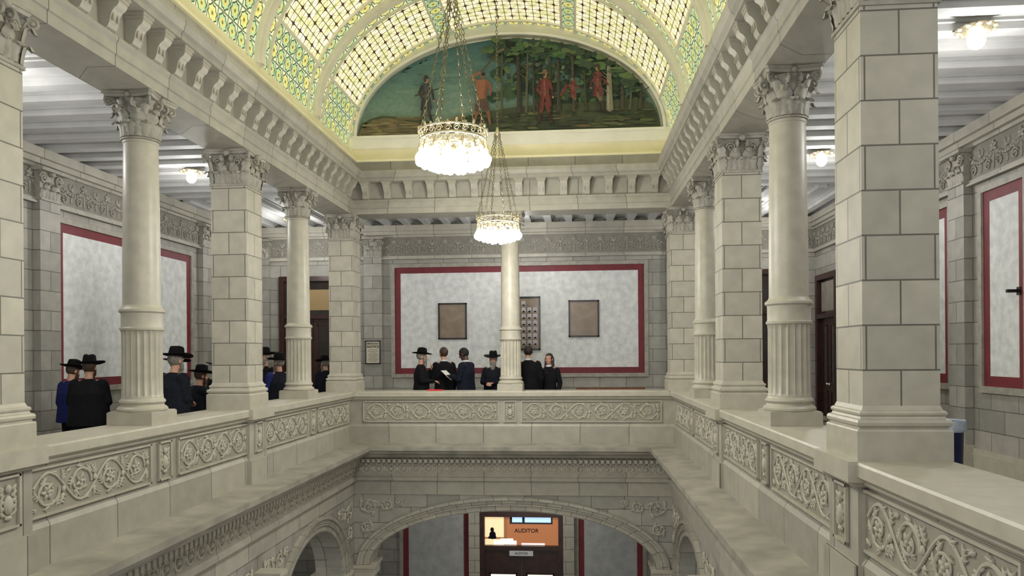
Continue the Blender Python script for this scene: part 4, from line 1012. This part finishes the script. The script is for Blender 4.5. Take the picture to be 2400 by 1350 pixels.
person(-2.20,15.2,70,1.83,'person in dark navy suit looking down at papers in both hands',coat=NAVY,hair=BLKHAIR,skin=SKIND,la='hold',ra='hold',hpitch=22,paper=True,trous=NAVY,bulk=1.18)
person(-1.66,15.5,170,1.70,'person in wide-brimmed black hat with long grey beard, arms folded',coat=DNAVY,hat=True,beard=GREYH,la='fold',ra='fold',bulk=1.15,hpitch=8)
person(-.92,15.2,15,1.86,'young dark-haired person in a black suit, seen from behind',coat=BLACKC,hair=DHAIR,la='fold',ra='down',bulk=1.1)
person(-.50,15.45,150,1.70,'smiling person with long dark hair in a black jacket',coat=BLACKC,hair=DHAIR,long_hair=True,bulk=.88,hyaw=10)
# left gallery group
person(-6.50,9.55,15,1.66,'person in black hat and black coat, seen from behind',coat=BLACKC,hat=True,beard=BROWNB,la='fold',ra='fold',bulk=1.4,hpitch=6)
person(-7.32,10.35,-20,1.60,'person in a blue coat behind another by the gallery wall',coat=BLUE,hat=True,beard=BROWNB,la='down',bulk=1.25,hpitch=14)
person(-6.28,10.25,-30,1.58,'person in dark clothes bending forward beside a column',coat=BLACKC,hat=True,beard=BROWNB,bulk=1.4,lean=8,hpitch=14)
person(-5.9,9.75,60,1.66,'person in dark coat and black hat hidden behind a column',coat=BLACKC,hat=True,beard=GREYH,bulk=1.2)
person(-5.18,9.22,-20,1.76,'person in black hat and dark coat leaning over the rail',coat=DNAVY,hat=True,beard=GREYH,ra='fold',la='fold',bulk=1.45,lean=8)
person(-5.97,10.8,-25,1.68,'person in black hat and dark coat in the gathering',coat=BLACKC,hat=True,beard=GREYH,bulk=1.3,hpitch=6)
person(-5.33,10.15,-40,1.52,'shorter person in black hat and dark coat beside the rail',coat=DNAVY,hat=True,beard=BROWNB,bulk=1.4,lean=8,ra='reach')
person(-5.5,11.2,20,1.62,'person in dark coat half hidden by a pillar',coat=BLACKC,hat=True,beard=BROWNB,bulk=1.3)
person(-5.65,13.3,160,1.78,'tall person in black hat and dark coat with grey beard',coat=BLACKC,hat=True,beard=GREYH,bulk=1.2)
person(-5.10,12.6,50,1.68,'bearded person in black hat, blue shirt and dark vest',coat=BLUE,vest=DNAVY,hat=True,beard=GREYH,la='fold',ra='fold',bulk=1.3,hyaw=15)
person(-5.65,12.5,-30,1.72,'person in black hat and blue coat facing the group',coat=BLUE,hat=True,beard=BROWNB,bulk=1.2)
person(-5.15,13.5,30,1.66,'person in black hat and black coat beside the rail',coat=BLACKC,hat=True,beard=GREYH,bulk=1.25)
person(-5.05,15.0,50,1.64,'person in dark hat and dark jacket leaning forward',coat=DNAVY,hat=True,beard=GREYH,la='fold',ra='fold',bulk=1.35,lean=8)
# ---------------- world, camera
w=bpy.data.worlds.new('World'); S.world=w; w.use_nodes=True; bg=w.node_tree.nodes['Background']; bg.inputs[0].default_value=(.96,.98,1,1); bg.inputs[1].default_value=.55
cam=bpy.data.cameras.new('Camera'); co=bpy.data.objects.new('Camera',cam); COL.objects.link(co)
cam.sensor_width=36; cam.lens=1750/2400*36; cam.shift_y=155/2400; cam.clip_start=.05; cam.clip_end=200
yaw=math.radians(4.7); roll=math.radians(-.4)
co.matrix_world=Matrix.Translation((0,0,1.7))@Matrix.Rotation(yaw,4,'Z')@Matrix.Rotation(math.pi/2,4,'X')@Matrix.Rotation(roll,4,'Z')
S.camera=co
S.view_settings.view_transform='Standard'; S.view_settings.exposure=.15
